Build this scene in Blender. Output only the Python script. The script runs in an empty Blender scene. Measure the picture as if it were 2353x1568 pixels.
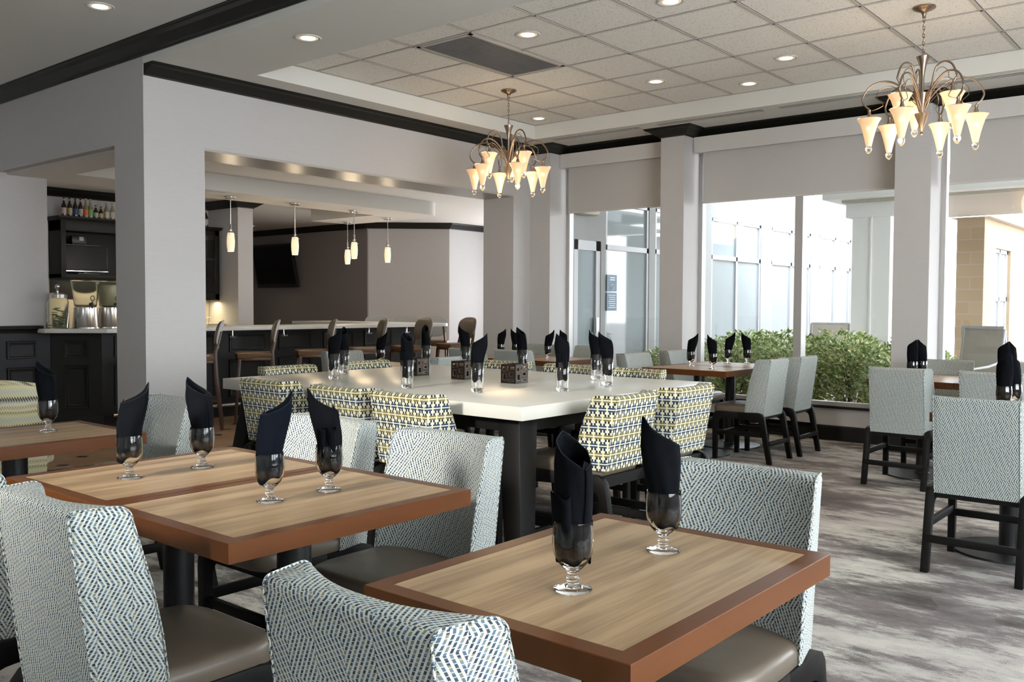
import bpy, bmesh, math, random
from mathutils import Vector, Matrix
R = math.radians
PI = math.pi
random.seed(7)
sc = bpy.context.scene
COL = sc.collection

# ---------------------------------------------------------------- camera, world, light, exposure
def make_camera():
    psi, th, roll = 0.694487266, 0.0387782397, 0.00459189671
    F = Vector((math.cos(psi)*math.cos(th), math.sin(psi)*math.cos(th), -math.sin(th)))
    Rr = Vector((math.sin(psi), -math.cos(psi), 0)); U = Rr.cross(F)
    c, s = math.cos(roll), math.sin(roll)
    Rr, U = c*Rr+s*U, -s*Rr+c*U
    cam = bpy.data.cameras.new('camera'); o = bpy.data.objects.new('camera', cam); COL.objects.link(o)
    cam.sensor_width = 36; cam.lens = 2086.1/2353*36; cam.clip_start = .05; cam.clip_end = 300
    m = Matrix((Rr, U, -F)).transposed().to_4x4(); m.translation = (0, 0, 1.30)
    o.matrix_world = m
    sc.camera = o
make_camera()
sc.view_settings.view_transform = 'Standard'; sc.view_settings.look = 'None'
sc.view_settings.gamma = 1; sc.view_settings.use_curve_mapping = False
sc.view_settings.exposure = 0.22
W = bpy.data.worlds.new('world'); sc.world = W; W.use_nodes = True
wn = W.node_tree.nodes; wl = W.node_tree.links
bg = wn['Background']; bg.inputs[1].default_value = 11.0
tc = wn.new('ShaderNodeTexCoord'); sp = wn.new('ShaderNodeSeparateXYZ'); cr = wn.new('ShaderNodeValToRGB')
wl.new(tc.outputs['Generated'], sp.inputs[0]); wl.new(sp.outputs[2], cr.inputs[0]); wl.new(cr.outputs[0], bg.inputs[0])
cr.color_ramp.elements[0].color = (.93, .96, 1.0, 1); cr.color_ramp.elements[0].position = 0
cr.color_ramp.elements[1].color = (.80, .89, 1.0, 1); cr.color_ramp.elements[1].position = .8
def light(kind, name, loc, energy, color=(1, 1, 1), rot=(0, 0, 0), **kw):
    l = bpy.data.lights.new(name, kind); l.energy = energy; l.color = color
    for k, v in kw.items(): setattr(l, k, v)
    o = bpy.data.objects.new(name, l); COL.objects.link(o); o.location = loc; o.rotation_euler = rot
    return o
def aim(o, to):
    o.rotation_euler = (Vector(to)-o.location).to_track_quat('-Z', 'Y').to_euler()
# the sun outside lights the far wing, the portico and the hedge; it stays off the window glass
sun = light('SUN', 'sun', (2, -10, 18), 1.2, (1, .95, .86), angle=R(2)); aim(sun, (14.5, 4, 0))
# portals in the three window bays on the right
for (a, b) in ((5.02, 6.50), (2.66, 4.74), (-3.0, 2.30)):
    p = light('AREA', 'window_portal', (8.95, (a+b)/2, 1.5), 1, rot=(0, R(90), 0), shape='RECTANGLE', size=2.4, size_y=b-a)
    p.data.cycles.is_portal = True
# key lamp added inside the room, standing for light from behind left
key = light('AREA', 'left_key_light', (-2.9, 2.6, 3.1), 13, (1, .96, .90), shape='RECTANGLE', size=.9, size_y=.7)
aim(key, (2.45, 2.75, .70)); key.data.spread = R(25)
fillr = light('AREA', 'rear_fill_light', (2.2, -2.85, 1.5), 75, (.95, .97, 1), shape='RECTANGLE', size=4.5, size_y=1.4)  # fill lamp added inside the room to brighten faces turned to the rear
aim(fillr, (3.2, 3.5, 1.0))

# ---------------------------------------------------------------- materials
def newmat(name):
    m = bpy.data.materials.new(name); m.use_nodes = True
    return m, m.node_tree, m.node_tree.nodes['Principled BSDF']
def mat(name, c, rough=.5, metal=0, spec=.5, bump=None, var=None, emit=None, **kw):
    m, nt, b = newmat(name)
    b.inputs['Base Color'].default_value = (*c, 1); b.inputs['Roughness'].default_value = rough
    b.inputs['Metallic'].default_value = metal; b.inputs['Specular IOR Level'].default_value = spec
    for k, v in kw.items(): b.inputs[k.replace('_', ' ')].default_value = v
    if emit: b.inputs['Emission Color'].default_value = (*emit[0], 1); b.inputs['Emission Strength'].default_value = emit[1]
    if var:      # (scale xyz, noise scale, dark factor)
        tex, dark = noise(nt, var[0], var[1]), var[2]
        mx = nt.nodes.new('ShaderNodeMixRGB'); mx.inputs[1].default_value = (*[v*dark for v in c], 1); mx.inputs[2].default_value = (*c, 1)
        nt.links.new(tex, mx.inputs[0]); nt.links.new(mx.outputs[0], b.inputs['Base Color'])
    if bump:     # (scale xyz, noise scale, strength, distance)
        add_bump(nt, b, noise(nt, bump[0], bump[1]), bump[2], bump[3])
    return m
def noise(nt, sc3, s, detail=4, coord='Object', rot=0, rough=.5):
    t = nt.nodes.new('ShaderNodeTexCoord'); mp = nt.nodes.new('ShaderNodeMapping'); n = nt.nodes.new('ShaderNodeTexNoise')
    mp.inputs['Scale'].default_value = sc3; mp.inputs['Rotation'].default_value = (0, 0, rot); n.inputs['Scale'].default_value = s; n.inputs['Detail'].default_value = detail; n.inputs['Roughness'].default_value = rough
    nt.links.new(t.outputs[coord], mp.inputs[0]); nt.links.new(mp.outputs[0], n.inputs[0])
    return n.outputs[0]
def add_bump(nt, b, h, strength, dist):
    bp = nt.nodes.new('ShaderNodeBump'); bp.inputs['Strength'].default_value = strength; bp.inputs['Distance'].default_value = dist
    nt.links.new(h, bp.inputs['Height']); nt.links.new(bp.outputs[0], b.inputs['Normal'])
class X:
    """arithmetic on shader sockets"""
    def __init__(s, nt, o): s.nt, s.o = nt, o
    def op(s, kind, *a):
        n = s.nt.nodes.new('ShaderNodeMath'); n.operation = kind
        for i, v in enumerate((s,)+a):
            if isinstance(v, X): s.nt.links.new(v.o, n.inputs[i])
            else: n.inputs[i].default_value = v
        return X(s.nt, n.outputs[0])
    def __add__(s, b): return s.op('ADD', b)
    def __sub__(s, b): return s.op('SUBTRACT', b)
    def __mul__(s, b): return s.op('MULTIPLY', b)
    def __truediv__(s, b): return s.op('DIVIDE', b)
    def fr(s): return s.op('FRACT')
    def fl(s): return s.op('FLOOR')
    def lt(s, b): return s.op('LESS_THAN', b)
    def gt(s, b): return s.op('GREATER_THAN', b)
    def near(s, c, w): return (s-c).op('ABSOLUTE').lt(w)
    def mx(s, b): return s.op('MAXIMUM', b)
    def tri(s): return (s.fr()*2-1.).op('ABSOLUTE')
def mixc(nt, f, a, b):
    n = nt.nodes.new('ShaderNodeMixRGB')
    for i, v in enumerate((f, a, b)):
        if isinstance(v, X): nt.links.new(v.o, n.inputs[i])
        elif hasattr(v, 'links'): nt.links.new(v, n.inputs[i])
        elif isinstance(v, tuple): n.inputs[i].default_value = (*v, 1)
        else: n.inputs[i].default_value = v
    return n.outputs[0]
def uvxy(nt, coord='UV', axes=(0, 1)):
    t = nt.nodes.new('ShaderNodeTexCoord'); s = nt.nodes.new('ShaderNodeSeparateXYZ'); nt.links.new(t.outputs[coord], s.inputs[0])
    return X(nt, s.outputs[axes[0]]), X(nt, s.outputs[axes[1]])
def ramp(nt, f, stops):
    r = nt.nodes.new('ShaderNodeValToRGB'); e = r.color_ramp.elements
    while len(e) < len(stops): e.new(.5)
    for k, (p, c) in zip(e, stops): k.position = p; k.color = (*c, 1)
    nt.links.new(f.o if isinstance(f, X) else f, r.inputs[0]); return r.outputs[0]

M = {}
def fabric_zigzag():
    m, nt, b = newmat('zigzag_woven_fabric'); x, y = uvxy(nt)
    ph = ((x/.070).fl()*.381).fr()
    s = x+(y/.15+ph).tri()*.040
    k = (s/.0100).fl()
    st = (s/.0100).fr().lt(.53)
    dash = ((y/.0076)+k*.5).fr().gt(.16)
    mask = st*dash
    tint = (k*.377+(y/.0072).fl()*.231).fr()
    dc = ramp(nt, tint, [(0, (.025, .035, .05)), (.45, (.05, .075, .10)), (.7, (.10, .17, .23)), (.9, (.20, .19, .13))])
    col = mixc(nt, mask, (.50, .52, .475), dc)
    nt.links.new(col, b.inputs['Base Color']); b.inputs['Roughness'].default_value = .85; b.inputs['Specular IOR Level'].default_value = .2
    add_bump(nt, b, mask.o, .25, .001)
    return m
def fabric_lattice():
    m, nt, b = newmat('interlocking_lattice_fabric'); x, y = uvxy(nt)
    gy = y/.041; row = gy.fl(); odd = (row*.5).fr()*2.
    px = (x/.043+odd*.5).fr(); py = gy.fr()
    H = py.near(.365, .092).mx(py.near(.665, .092))*px.lt(.82)
    V = px.near(.25, .105).mx(px.near(.60, .105))*(py.lt(.30).mx(py.gt(.74)))
    yel = (px.near(.90, .10))
    base = mixc(nt, yel, (.60, .60, .52), (.58, .54, .34))
    hc = mixc(nt, odd, (.025, .045, .085), (.17, .14, .04))
    c = mixc(nt, V, base, (.018, .018, .016)); c = mixc(nt, H, c, hc)
    nt.links.new(c, b.inputs['Base Color']); b.inputs['Roughness'].default_value = .8; b.inputs['Specular IOR Level'].default_value = .2
    return m
def fabric_bands():
    m, nt, b = newmat('yellow_striped_fabric'); x, y = uvxy(nt)
    n = X(nt, noise(nt, (1, 1, 1), 6, 2, 'UV'))
    yy = y+n*.03+(x*80.).tri()*.012
    c = ramp(nt, (yy/.17).fr(), [(0, (.56, .53, .40)), (.14, (.34, .24, .06)), (.26, (.54, .52, .40)), (.40, (.03, .03, .025)), (.47, (.03, .03, .025)), (.52, (.50, .42, .18)), (.72, (.34, .36, .31)), (.86, (.52, .44, .18)), (.95, (.20, .20, .05))])
    for e in c.node.color_ramp.elements: pass
    d = (x/.012+y*30.).fr().lt(.45)
    c2 = mixc(nt, d*.45, c, (.56, .54, .46))
    nt.links.new(c2, b.inputs['Base Color']); b.inputs['Roughness'].default_value = .8
    return m
def wood_top():
    m, nt, b = newmat('light_oak_laminate')
    a = noise(nt, (1.0, 16, 16), 1.6, 6); c = noise(nt, (2.5, 90, 90), 2.2, 5)
    f = X(nt, a)*.65+X(nt, c)*.35
    col = ramp(nt, f, [(.30, (.17, .105, .052)), (.44, (.285, .185, .10)), (.55, (.38, .26, .145)), (.72, (.47, .335, .20))])
    nt.links.new(col, b.inputs['Base Color']); b.inputs['Roughness'].default_value = .36; b.inputs['Specular IOR Level'].default_value = .5
    return m
def carpet():
    m, nt, b = newmat('mottled_grey_carpet')
    big = X(nt, noise(nt, (1.0, .66, 1), 1.5, 8, 'Object', R(50), .6))
    mid = X(nt, noise(nt, (1.0, .36, 1), 7.5, 12, 'Object', R(50), .78))
    fine = X(nt, noise(nt, (1, 1, 1), 260, 2))
    f = big*.50+mid*.50+(fine-.5)*.12
    col = ramp(nt, f, [(.40, (.085, .075, .070)), (.46, (.15, .135, .125)), (.495, (.22, .20, .185)), (.52, (.42, .40, .36)), (.60, (.60, .57, .51))])
    hue = X(nt, noise(nt, (1, 1, 1), .9, 2))
    col2 = mixc(nt, hue.gt(.5)*.25, col, (.26, .21, .22))
    nt.links.new(col2, b.inputs['Base Color']); b.inputs['Roughness'].default_value = .95; b.inputs['Specular IOR Level'].default_value = .1
    add_bump(nt, b, fine.o, .5, .004)
    return m
def terracotta():
    m, nt, b = newmat('terracotta_floor_tile'); x, y = uvxy(nt, 'Object')
    s = .42; u = (x+y)*.7071/s; v = (x-y)*.7071/s
    gr = u.fr().near(0, .008).mx(v.fr().near(0, .008)); 
    xx = (u+.5).fr()-.5; yy = (v+.5).fr()-.5
    dia = (xx.op('ABSOLUTE').mx(yy.op('ABSOLUTE'))).lt(.10)
    n = X(nt, noise(nt, (1, 1, 1), 3, 5)); base = ramp(nt, n, [(.35, (.36, .215, .115)), (.65, (.50, .32, .18))])
    c = mixc(nt, gr, base, (.42, .33, .25)); c = mixc(nt, dia, c, (.035, .03, .028))
    nt.links.new(c, b.inputs['Base Color']); b.inputs['Roughness'].default_value = .38
    return m
def wallpaper(name, c, amt=.92):
    m, nt, b = newmat(name)
    a = noise(nt, (6, 6, 90), 2.0, 6); 
    col = mixc(nt, a, tuple(v*amt for v in c), tuple(min(1, v*1.04) for v in c))
    nt.links.new(col, b.inputs['Base Color']); b.inputs['Roughness'].default_value = .75; b.inputs['Specular IOR Level'].default_value = .25
    add_bump(nt, b, a, .06, .002)
    return m
def tile_ceiling():
    m, nt, b = newmat('speckled_ceiling_tile')
    v = nt.nodes.new('ShaderNodeTexNoise'); v.inputs['Scale'].default_value = 85; v.inputs['Detail'].default_value = 3
    t = nt.nodes.new('ShaderNodeTexCoord'); nt.links.new(t.outputs['Object'], v.inputs[0])
    c = ramp(nt, v.outputs[0], [(.33, (.50, .48, .44)), (.40, (.80, .78, .73)), (.7, (.84, .82, .78))])
    nt.links.new(c, b.inputs['Base Color']); b.inputs['Roughness'].default_value = .95
    return m
def brick():
    m, nt, b = newmat('tan_split_face_block')
    t = nt.nodes.new('ShaderNodeTexCoord'); br = nt.nodes.new('ShaderNodeTexBrick')
    mp = nt.nodes.new('ShaderNodeMapping'); nt.links.new(t.outputs['UV'], mp.inputs[0]); nt.links.new(mp.outputs[0], br.inputs[0])
    br.inputs['Color1'].default_value = (.27, .195, .115, 1); br.inputs['Color2'].default_value = (.31, .23, .14, 1); br.inputs['Mortar'].default_value = (.30, .25, .19, 1)
    br.inputs['Scale'].default_value = 1; br.inputs['Brick Width'].default_value = .4; br.inputs['Row Height'].default_value = .2; br.inputs['Mortar Size'].default_value = .008
    nt.links.new(br.outputs[0], b.inputs['Base Color']); b.inputs['Roughness'].default_value = .9
    return m
def leafmat():
    m, nt, b = newmat('variegated_leaf')
    oi = nt.nodes.new('ShaderNodeTexCoord'); n = nt.nodes.new('ShaderNodeTexNoise'); n.inputs['Scale'].default_value = 23
    nt.links.new(oi.outputs['Object'], n.inputs[0])
    c = ramp(nt, n.outputs[0], [(.40, (.14, .24, .06)), (.50, (.36, .48, .15)), (.58, (.72, .72, .40))])
    nt.links.new(c, b.inputs['Base Color']); b.inputs['Roughness'].default_value = .5
    return m
def pane(name, tint=(1, 1, 1), refl=.08):
    m, nt, b = newmat(name); nt.nodes.remove(b)
    tr = nt.nodes.new('ShaderNodeBsdfTransparent'); tr.inputs[0].default_value = (*tint, 1)
    gl = nt.nodes.new('ShaderNodeBsdfGlossy'); gl.inputs['Roughness'].default_value = .02
    mx = nt.nodes.new('ShaderNodeMixShader'); mx.inputs[0].default_value = refl
    out = nt.nodes['Material Output']
    nt.links.new(tr.outputs[0], mx.inputs[1]); nt.links.new(gl.outputs[0], mx.inputs[2]); nt.links.new(mx.outputs[0], out.inputs[0])
    return m
M['zig'] = fabric_zigzag(); M['lat'] = fabric_lattice(); M['yel'] = fabric_bands()
M['top'] = wood_top(); M['carpet'] = carpet(); M['terra'] = terracotta(); M['tile'] = tile_ceiling(); M['brick'] = brick(); M['leaf'] = leafmat()
M['wall'] = wallpaper('lilac_grey_wallcovering', (.52, .505, .50)); M['wall_dark'] = wallpaper('taupe_wallcovering', (.25, .22, .21), .85)
M['paint'] = mat('white_ceiling_paint', (.66, .65, .61), .9); M['barpaint'] = mat('bar_ceiling_paint', (.58, .56, .52), .8)
M['under'] = mat('satin_soffit_paint', (.42, .40, .37), .32)
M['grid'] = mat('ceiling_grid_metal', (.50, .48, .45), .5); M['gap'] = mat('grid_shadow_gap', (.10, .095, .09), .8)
M['crown'] = mat('ebony_stained_trim', (.010, .010, .008), .42, spec=.3, var=((3, 3, 3), 4, .7))
M['blk'] = mat('black_stained_wood', (.006, .0055, .005), .50, spec=.14, bump=((8, 8, 90), 3, .08, .001))
M['darkpanel'] = mat('dark_panel_paint', (.020, .021, .026), .5, spec=.3, bump=((60, 60, 6), 3, .1, .001))
M['cab'] = mat('dark_green_black_cabinet', (.010, .0105, .009), .45, spec=.3, bump=((60, 60, 6), 3, .1, .001))
M['walnut'] = mat('walnut_stool_wood', (.085, .040, .022), .38, var=((4, 4, 40), 3, .6))
M['edge'] = mat('reddish_cherry_edge', (.125, .040, .009), .34, spec=.3, var=((1.5, 8, 8), 3, .6))
M['leather'] = mat('taupe_leather', (.125, .098, .072), .38, bump=((1, 1, 1), 240, .12, .001), var=((1, 1, 1), 5, .7))
M['tanleather'] = mat('tan_leather', (.17, .088, .040), .40, var=((1, 1, 1), 6, .7))
M['stoolback'] = mat('taupe_stool_leather', (.115, .092, .068), .45)
M['greyfab'] = mat('grey_linen', (.46, .48, .48), .9, bump=((1, 1, 1), 180, .4, .002))
M['welt'] = mat('pale_welt', (.42, .40, .34), .7)
M['quartz'] = mat('pale_quartz', (.56, .545, .48), .26, var=((1, 1, 1), 9, .93)); M['bartop'] = mat('white_quartz', (.72, .71, .67), .3)
M['metalblk'] = mat('black_powder_metal', (.006, .006, .007), .36, spec=.5)
M['steel'] = mat('brushed_steel', (.62, .60, .57), .22, 1); M['chrome'] = mat('chrome', (.75, .75, .75), .10, 1)
M['bronze'] = mat('champagne_bronze_metal', (.30, .235, .18), .32, 1)
M['napkin'] = mat('black_cotton', (.004, .0045, .006), .95, spec=.05, bump=((1, 1, 1), 500, .3, .001))
M['nap_navy'] = mat('blue_black_cotton', (.0045, .006, .010), .95, spec=.05, bump=((1, 1, 1), 500, .3, .001))
M['hem'] = mat('napkin_hem_thread', (.022, .026, .032), .9, spec=.1)
M['glass'] = mat('clear_glass', (1, 1, 1), .0, Transmission_Weight=1.0, IOR=1.45)
M['acryl'] = mat('clear_acrylic', (.93, .95, .93), .08, Transmission_Weight=1.0, IOR=1.2)
M['winglass'] = pane('window_glass', (.97, .99, .99), .04)
M['extglass'] = mat('reflective_outside_glass', (.25, .285, .30), .04, spec=.6)
def rollercloth():
    m, nt, b = newmat('grey_roller_fabric'); nt.nodes.remove(b)
    d = nt.nodes.new('ShaderNodeBsdfDiffuse'); d.inputs[0].default_value = (.55, .53, .51, 1)
    tl = nt.nodes.new('ShaderNodeBsdfTranslucent'); tl.inputs[0].default_value = (.50, .48, .46, 1)
    mx = nt.nodes.new('ShaderNodeMixShader'); mx.inputs[0].default_value = .06
    nt.links.new(d.outputs[0], mx.inputs[1]); nt.links.new(tl.outputs[0], mx.inputs[2]); nt.links.new(mx.outputs[0], nt.nodes['Material Output'].inputs[0])
    return m
M['shade'] = rollercloth()
M['valance'] = mat('valance_paint', (.60, .58, .56), .7)
M['white'] = mat('white_painted_metal', (.40, .40, .41), .4); M['extwhite'] = mat('white_stucco', (.27, .27, .265), .85); M['extcream'] = mat('cream_stucco', (.44, .41, .34), .85)
M['portico'] = mat('white_portico_paint', (.80, .80, .78), .8)
M['alu'] = mat('grey_aluminium_frame', (.46, .45, .44), .4, .3)
M['tv'] = mat('tv_black', (.003, .003, .004), .30, spec=.2); M['plastic'] = mat('black_plastic', (.012, .012, .012), .35)
M['paver'] = mat('pink_grey_paver', (.30, .23, .20), .9, var=((1, 1, 1), 3, .8)); M['grass'] = mat('grass', (.16, .24, .07), .9)
M['sling'] = mat('taupe_sling', (.42, .38, .33), .8); M['bark'] = mat('bark', (.10, .07, .05), .9)
M['caddy'] = mat('dark_bronze_caddy', (.012, .010, .010), .45, spec=.25); M['gold'] = mat('caddy_amber_edge', (.20, .105, .035), .4, .4)
M['sign'] = mat('slate_sign', (.10, .16, .22), .5); M['signtext'] = mat('sign_lettering', (.65, .70, .75), .5)
M['bottle'] = mat('dark_bottle_glass', (.020, .010, .006), .12, spec=.8); M['clearbottle'] = mat('pale_bottle_glass', (.25, .22, .14), .12, spec=.8)
M['shadeglow'] = mat('frosted_shade_glass', (.9, .78, .6), .4, emit=((1, .66, .36), .20), Transmission_Weight=.5)
M['pendglow'] = mat('cream_pendant_glass', (.9, .8, .6), .4, emit=((1, .76, .48), .55))
M['bulb'] = mat('bulb', (1, .9, .7), .4, emit=((1, .84, .60), 4)); M['can'] = mat('can_reflector', (.75, .68, .56), .3, emit=((1, .80, .55), .30))
M['canbulb'] = mat('can_lamp', (1, .9, .7), .4, emit=((1, .90, .74), 4)); M['ring'] = mat('white_trim_ring', (.62, .60, .56), .5)
M['cucumber'] = mat('cucumber_slices', (.10, .22, .03), .5, var=((1, 1, 6), 30, .3)); M['lemon'] = mat('lemon_water', (.50, .45, .28), .3)
M['vent'] = mat('vent_metal', (.16, .16, .16), .5); M['ventdark'] = mat('vent_shadow', (.02, .02, .02), .8)
M['warmlit_wall'] = wallpaper('warm_lit_backsplash', (.42, .37, .29))  # warm glow of the under-cabinet light put into the wall colour

# ---------------------------------------------------------------- mesh helpers
class MB:
    def __init__(s): s.bm = bmesh.new()
    def quad(s, *p, mi=0):
        f = s.bm.faces.new([s.bm.verts.new(v) for v in p]); f.material_index = mi; return s
    def box(s, x0, x1, y0, y1, z0, z1, mtx=None, mi=0):
        if x0 > x1: x0, x1 = x1, x0
        if y0 > y1: y0, y1 = y1, y0
        if z0 > z1: z0, z1 = z1, z0
        c = [(x0, y0, z0), (x1, y0, z0), (x1, y1, z0), (x0, y1, z0), (x0, y0, z1), (x1, y0, z1), (x1, y1, z1), (x0, y1, z1)]
        if mtx is not None: c = [mtx @ Vector(p) for p in c]
        v = [s.bm.verts.new(p) for p in c]
        for q in ((0, 3, 2, 1), (4, 5, 6, 7), (0, 1, 5, 4), (1, 2, 6, 5), (2, 3, 7, 6), (3, 0, 4, 7)):
            s.bm.faces.new([v[i] for i in q]).material_index = mi
        return s
    def loft(s, rings, close=True, caps=True, mi=0, loop=False):
        vs = [[s.bm.verts.new(p) for p in r] for r in rings]; n = len(vs[0])
        pairs = list(zip(vs, vs[1:])) + ([(vs[-1], vs[0])] if loop else [])
        for a, b in pairs:
            for i in range(n if close else n-1):
                j = (i+1) % n
                try: s.bm.faces.new((a[i], a[j], b[j], b[i])).material_index = mi
                except ValueError: pass
        if caps and close and not loop:
            s.bm.faces.new(list(reversed(vs[0]))).material_index = mi; s.bm.faces.new(vs[-1]).material_index = mi
        return s
    def lathe(s, prof, n=24, c=(0, 0, 0), caps=True, mi=0, sx=1, sy=1):
        return s.loft([[(c[0]+r*sx*math.cos(2*PI*k/n), c[1]+r*sy*math.sin(2*PI*k/n), c[2]+z) for k in range(n)] for r, z in prof], True, caps, mi)
    def tube(s, pts, r, n=8, mi=0, taper=None):
        pts = [Vector(p) for p in pts]; rings = []
        up = Vector((0, 0, 1)); prev = None
        for i, p in enumerate(pts):
            t = (pts[min(i+1, len(pts)-1)]-pts[max(i-1, 0)]).normalized()
            if prev is None:
                a = t.cross(up)
                if a.length < .1: a = t.cross(Vector((1, 0, 0)))
                a.normalize()
            else:
                a = (prev-t*prev.dot(t)).normalized()
            prev = a; b = t.cross(a)
            rr = r if taper is None else r+(taper-r)*i/(len(pts)-1)
            rings.append([p+a*rr*math.cos(2*PI*k/n)+b*rr*math.sin(2*PI*k/n) for k in range(n)])
        return s.loft(rings, True, True, mi)
    def bar(s, p0, p1, w, d, side=None, w1=None, d1=None):
        """rectangular bar from p0 to p1"""
        p0, p1 = Vector(p0), Vector(p1); t = (p1-p0).normalized()
        a = Vector(side) if side else (Vector((1, 0, 0)) if abs(t.x) < .9 else Vector((0, 1, 0)))
        a = (a-t*a.dot(t)).normalized(); b = t.cross(a)
        w1 = w if w1 is None else w1; d1 = d if d1 is None else d1
        return s.loft([[p+a*x*ww/2+b*y*dd/2 for x, y in ((-1, -1), (1, -1), (1, 1), (-1, 1))] for p, ww, dd in ((p0, w, d), (p1, w1, d1))])
    def prism(s, pts, z0, z1, mi=0):
        return s.loft([[(x, y, z0) for x, y in pts], [(x, y, z1) for x, y in pts]], mi=mi)
    def sphere(s, c, r, n=12, sz=1):
        return s.lathe([(max(1e-4, r*math.sin(PI*k/n)), -r*sz*math.cos(PI*k/n)) for k in range(n+1)], n, c)
    def build(s, name, m, parent=None, bevel=0, seg=2, smooth=35, loc=None, kind=None, weld=False):
        bm = s.bm
        if weld: bmesh.ops.remove_doubles(bm, verts=bm.verts, dist=1e-5)
        bmesh.ops.recalc_face_normals(bm, faces=bm.faces)
        if bevel:
            ed = [e for e in bm.edges if len(e.link_faces) == 2 and e.calc_face_angle(0) > R(30)]
            bmesh.ops.bevel(bm, geom=ed, offset=bevel, segments=seg, profile=.5, affect='EDGES', clamp_overlap=True)
        uv = bm.loops.layers.uv.new('uv')
        bm.normal_update()
        for f in bm.faces:
            n = f.normal; a = max(range(3), key=lambda i: abs(n[i])); f.smooth = smooth > 0
            for l in f.loops:
                c = l.vert.co; l[uv].uv = ((c.y, c.z), (c.x, c.z), (c.x, c.y+.0 if a == 2 else 0))[a]
        if smooth:
            for e in bm.edges:
                e.smooth = len(e.link_faces) != 2 or e.calc_face_angle(0) < R(smooth)
        me = bpy.data.meshes.new(name); bm.to_mesh(me); bm.free()
        for q in (m if isinstance(m, (list, tuple)) else [m]): me.materials.append(q)
        o = bpy.data.objects.new(name, me); COL.objects.link(o)
        if parent is not None: o.parent = parent
        if loc: o.location = loc
        if kind: o['kind'] = kind
        return o
def tag(o, label, cat, group=None):
    o['label'] = label; o['category'] = cat
    if group: o['group'] = group
    return o
def thing(name, label, cat, loc=(0, 0, 0), rz=0, group=None):
    o = bpy.data.objects.new(name, None); COL.objects.link(o); o.location = loc; o.rotation_euler = (0, 0, rz); o.empty_display_size = .1
    return tag(o, label, cat, group)
def dup(root, loc, rz=0, label=None, group=None):
    r = root.copy(); COL.objects.link(r); r.location = loc; r.rotation_euler = (0, 0, rz)
    if label: r['label'] = label
    if group: r['group'] = group
    for ch in list(root.children):
        c = ch.copy(); COL.objects.link(c); c.parent = r
        for g in ch.children:
            d = g.copy(); COL.objects.link(d); d.parent = c
    return r
class Kind:
    """first placement uses the prototype itself, later ones copy it"""
    def __init__(s, fn): s.fn, s.o = fn, None
    def put(s, loc, rz, label, cat, group=None):
        if s.o is None:
            s.o = s.fn(); s.o.location = loc; s.o.rotation_euler = (0, 0, rz); tag(s.o, label, cat, group); return s.o
        o = dup(s.o, loc, rz, label)
        o['category'] = cat
        if group: o['group'] = group
        elif 'group' in o: del o['group']
        return o
def struct(name, mb, m, **kw): return mb.build(name, m, kind='structure', smooth=0, **kw)

# ---------------------------------------------------------------- the room shell
XW, XP, YB = 8.80, 8.49, 6.80          # window wall, pillar fronts, beam wall
ZS, ZT, ZH, ZB = 3.178, 3.332, 2.57, 2.757   # soffit, tile ceiling, opening head, bar ceiling
LX = 3.65                               # plane of the left fascia
struct('floor', MB().box(-3.2, XW+.15, -3, 7.30, -.05, 0), M['carpet'])
struct('floor', MB().box(-3.2, 13.2, 7.30, 17, -.05, 0), M['terra'])
# unseen left and rear walls, window openings added and sized for the light
w = MB(); w.box(-3.35, -3.2, -3, 1.95, 0, ZT); w.box(-3.35, -3.2, 3.15, 9.6, 0, ZT); w.box(-3.35, -3.2, 1.95, 3.15, 0, 2.1); w.box(-3.35, -3.2, 1.95, 3.15, 3.0, ZT)
struct('wall_left', w, M['wall'])
w = MB(); w.box(-3.35, XW+.15, -3.15, -3, 0, .7); w.box(-3.35, XW+.15, -3.15, -3, 2.9, ZT); w.box(-3.35, -.4, -3.15, -3, .7, 2.9); w.box(5, XW+.15, -3.15, -3, .7, 2.9)
struct('wall_rear', w, M['wall'])
struct('window_4', MB().box(-3.29, -3.27, 1.95, 3.15, 2.1, 3.0), M['winglass'])
struct('window_5', MB().box(-.4, 5, -3.09, -3.07, .7, 2.9), M['winglass'])
# window wall
w = MB()
w.box(XW, XW+.15, -3, YB+.4, 0, .335); w.box(XW, XW+.15, -3, YB+.4, 2.93, ZT+.1)
for a, b in ((4.74, 5.02), (2.306, 2.612)):
    w.box(XP, XW+.15, a, b, 0, ZS)
w.box(XP, XW+.15, 6.502, YB, 0, ZS)
struct('wall_right', w, M['wall'])
# beam wall with corner post and right pier
w = MB(); w.box(LX, 4.18, YB, 7.265, 0, ZH+.02); w.box(8.18, XW+.15, YB, 7.265, 0, ZH+.02)
w.box(LX, XW+.15, YB, 7.26, ZH+.02, ZT+.1); w.box(LX, LX+.08, 7.26, 9.75, ZH+.02, ZT+.1)
struct('wall_back', w, M['wall'])
struct('trim_9', MB().box(LX+.001, XW-.31, YB+.001, 7.27, ZH, ZH+.02), M['under'])
# fascia between the high left ceiling and the soffit
struct('trim_1', MB().box(LX, LX+.02, -3, YB, ZS-.001, ZT), M['paint'])
struct('ceiling', MB().box(-3.35, LX, -3.1, 9.75, ZT, ZT+.08), M['paint'])
TX0, TX1, TY0, TY1 = 4.43, 8.09, -1.5, 6.42
w = MB(); w.box(LX+.02, TX0, -3.1, YB, ZS, ZS+.02); w.box(TX1, XW+.15, -3.1, YB, ZS, ZS+.02)
w.box(TX0, TX1, TY1, YB, ZS, ZS+.02); w.box(TX0, TX1, -3.1, TY0, ZS, ZS+.02)
w.box(TX0-.02, TX0, TY0, TY1, ZS+.02, ZT); w.box(TX1, TX1+.02, TY0, TY1, ZS+.02, ZT)
w.box(TX0, TX1, TY1, TY1+.02, ZS+.02, ZT); w.box(TX0, TX1, TY0-.02, TY0, ZS+.02, ZT)
struct('ceiling', w, M['paint'])
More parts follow.
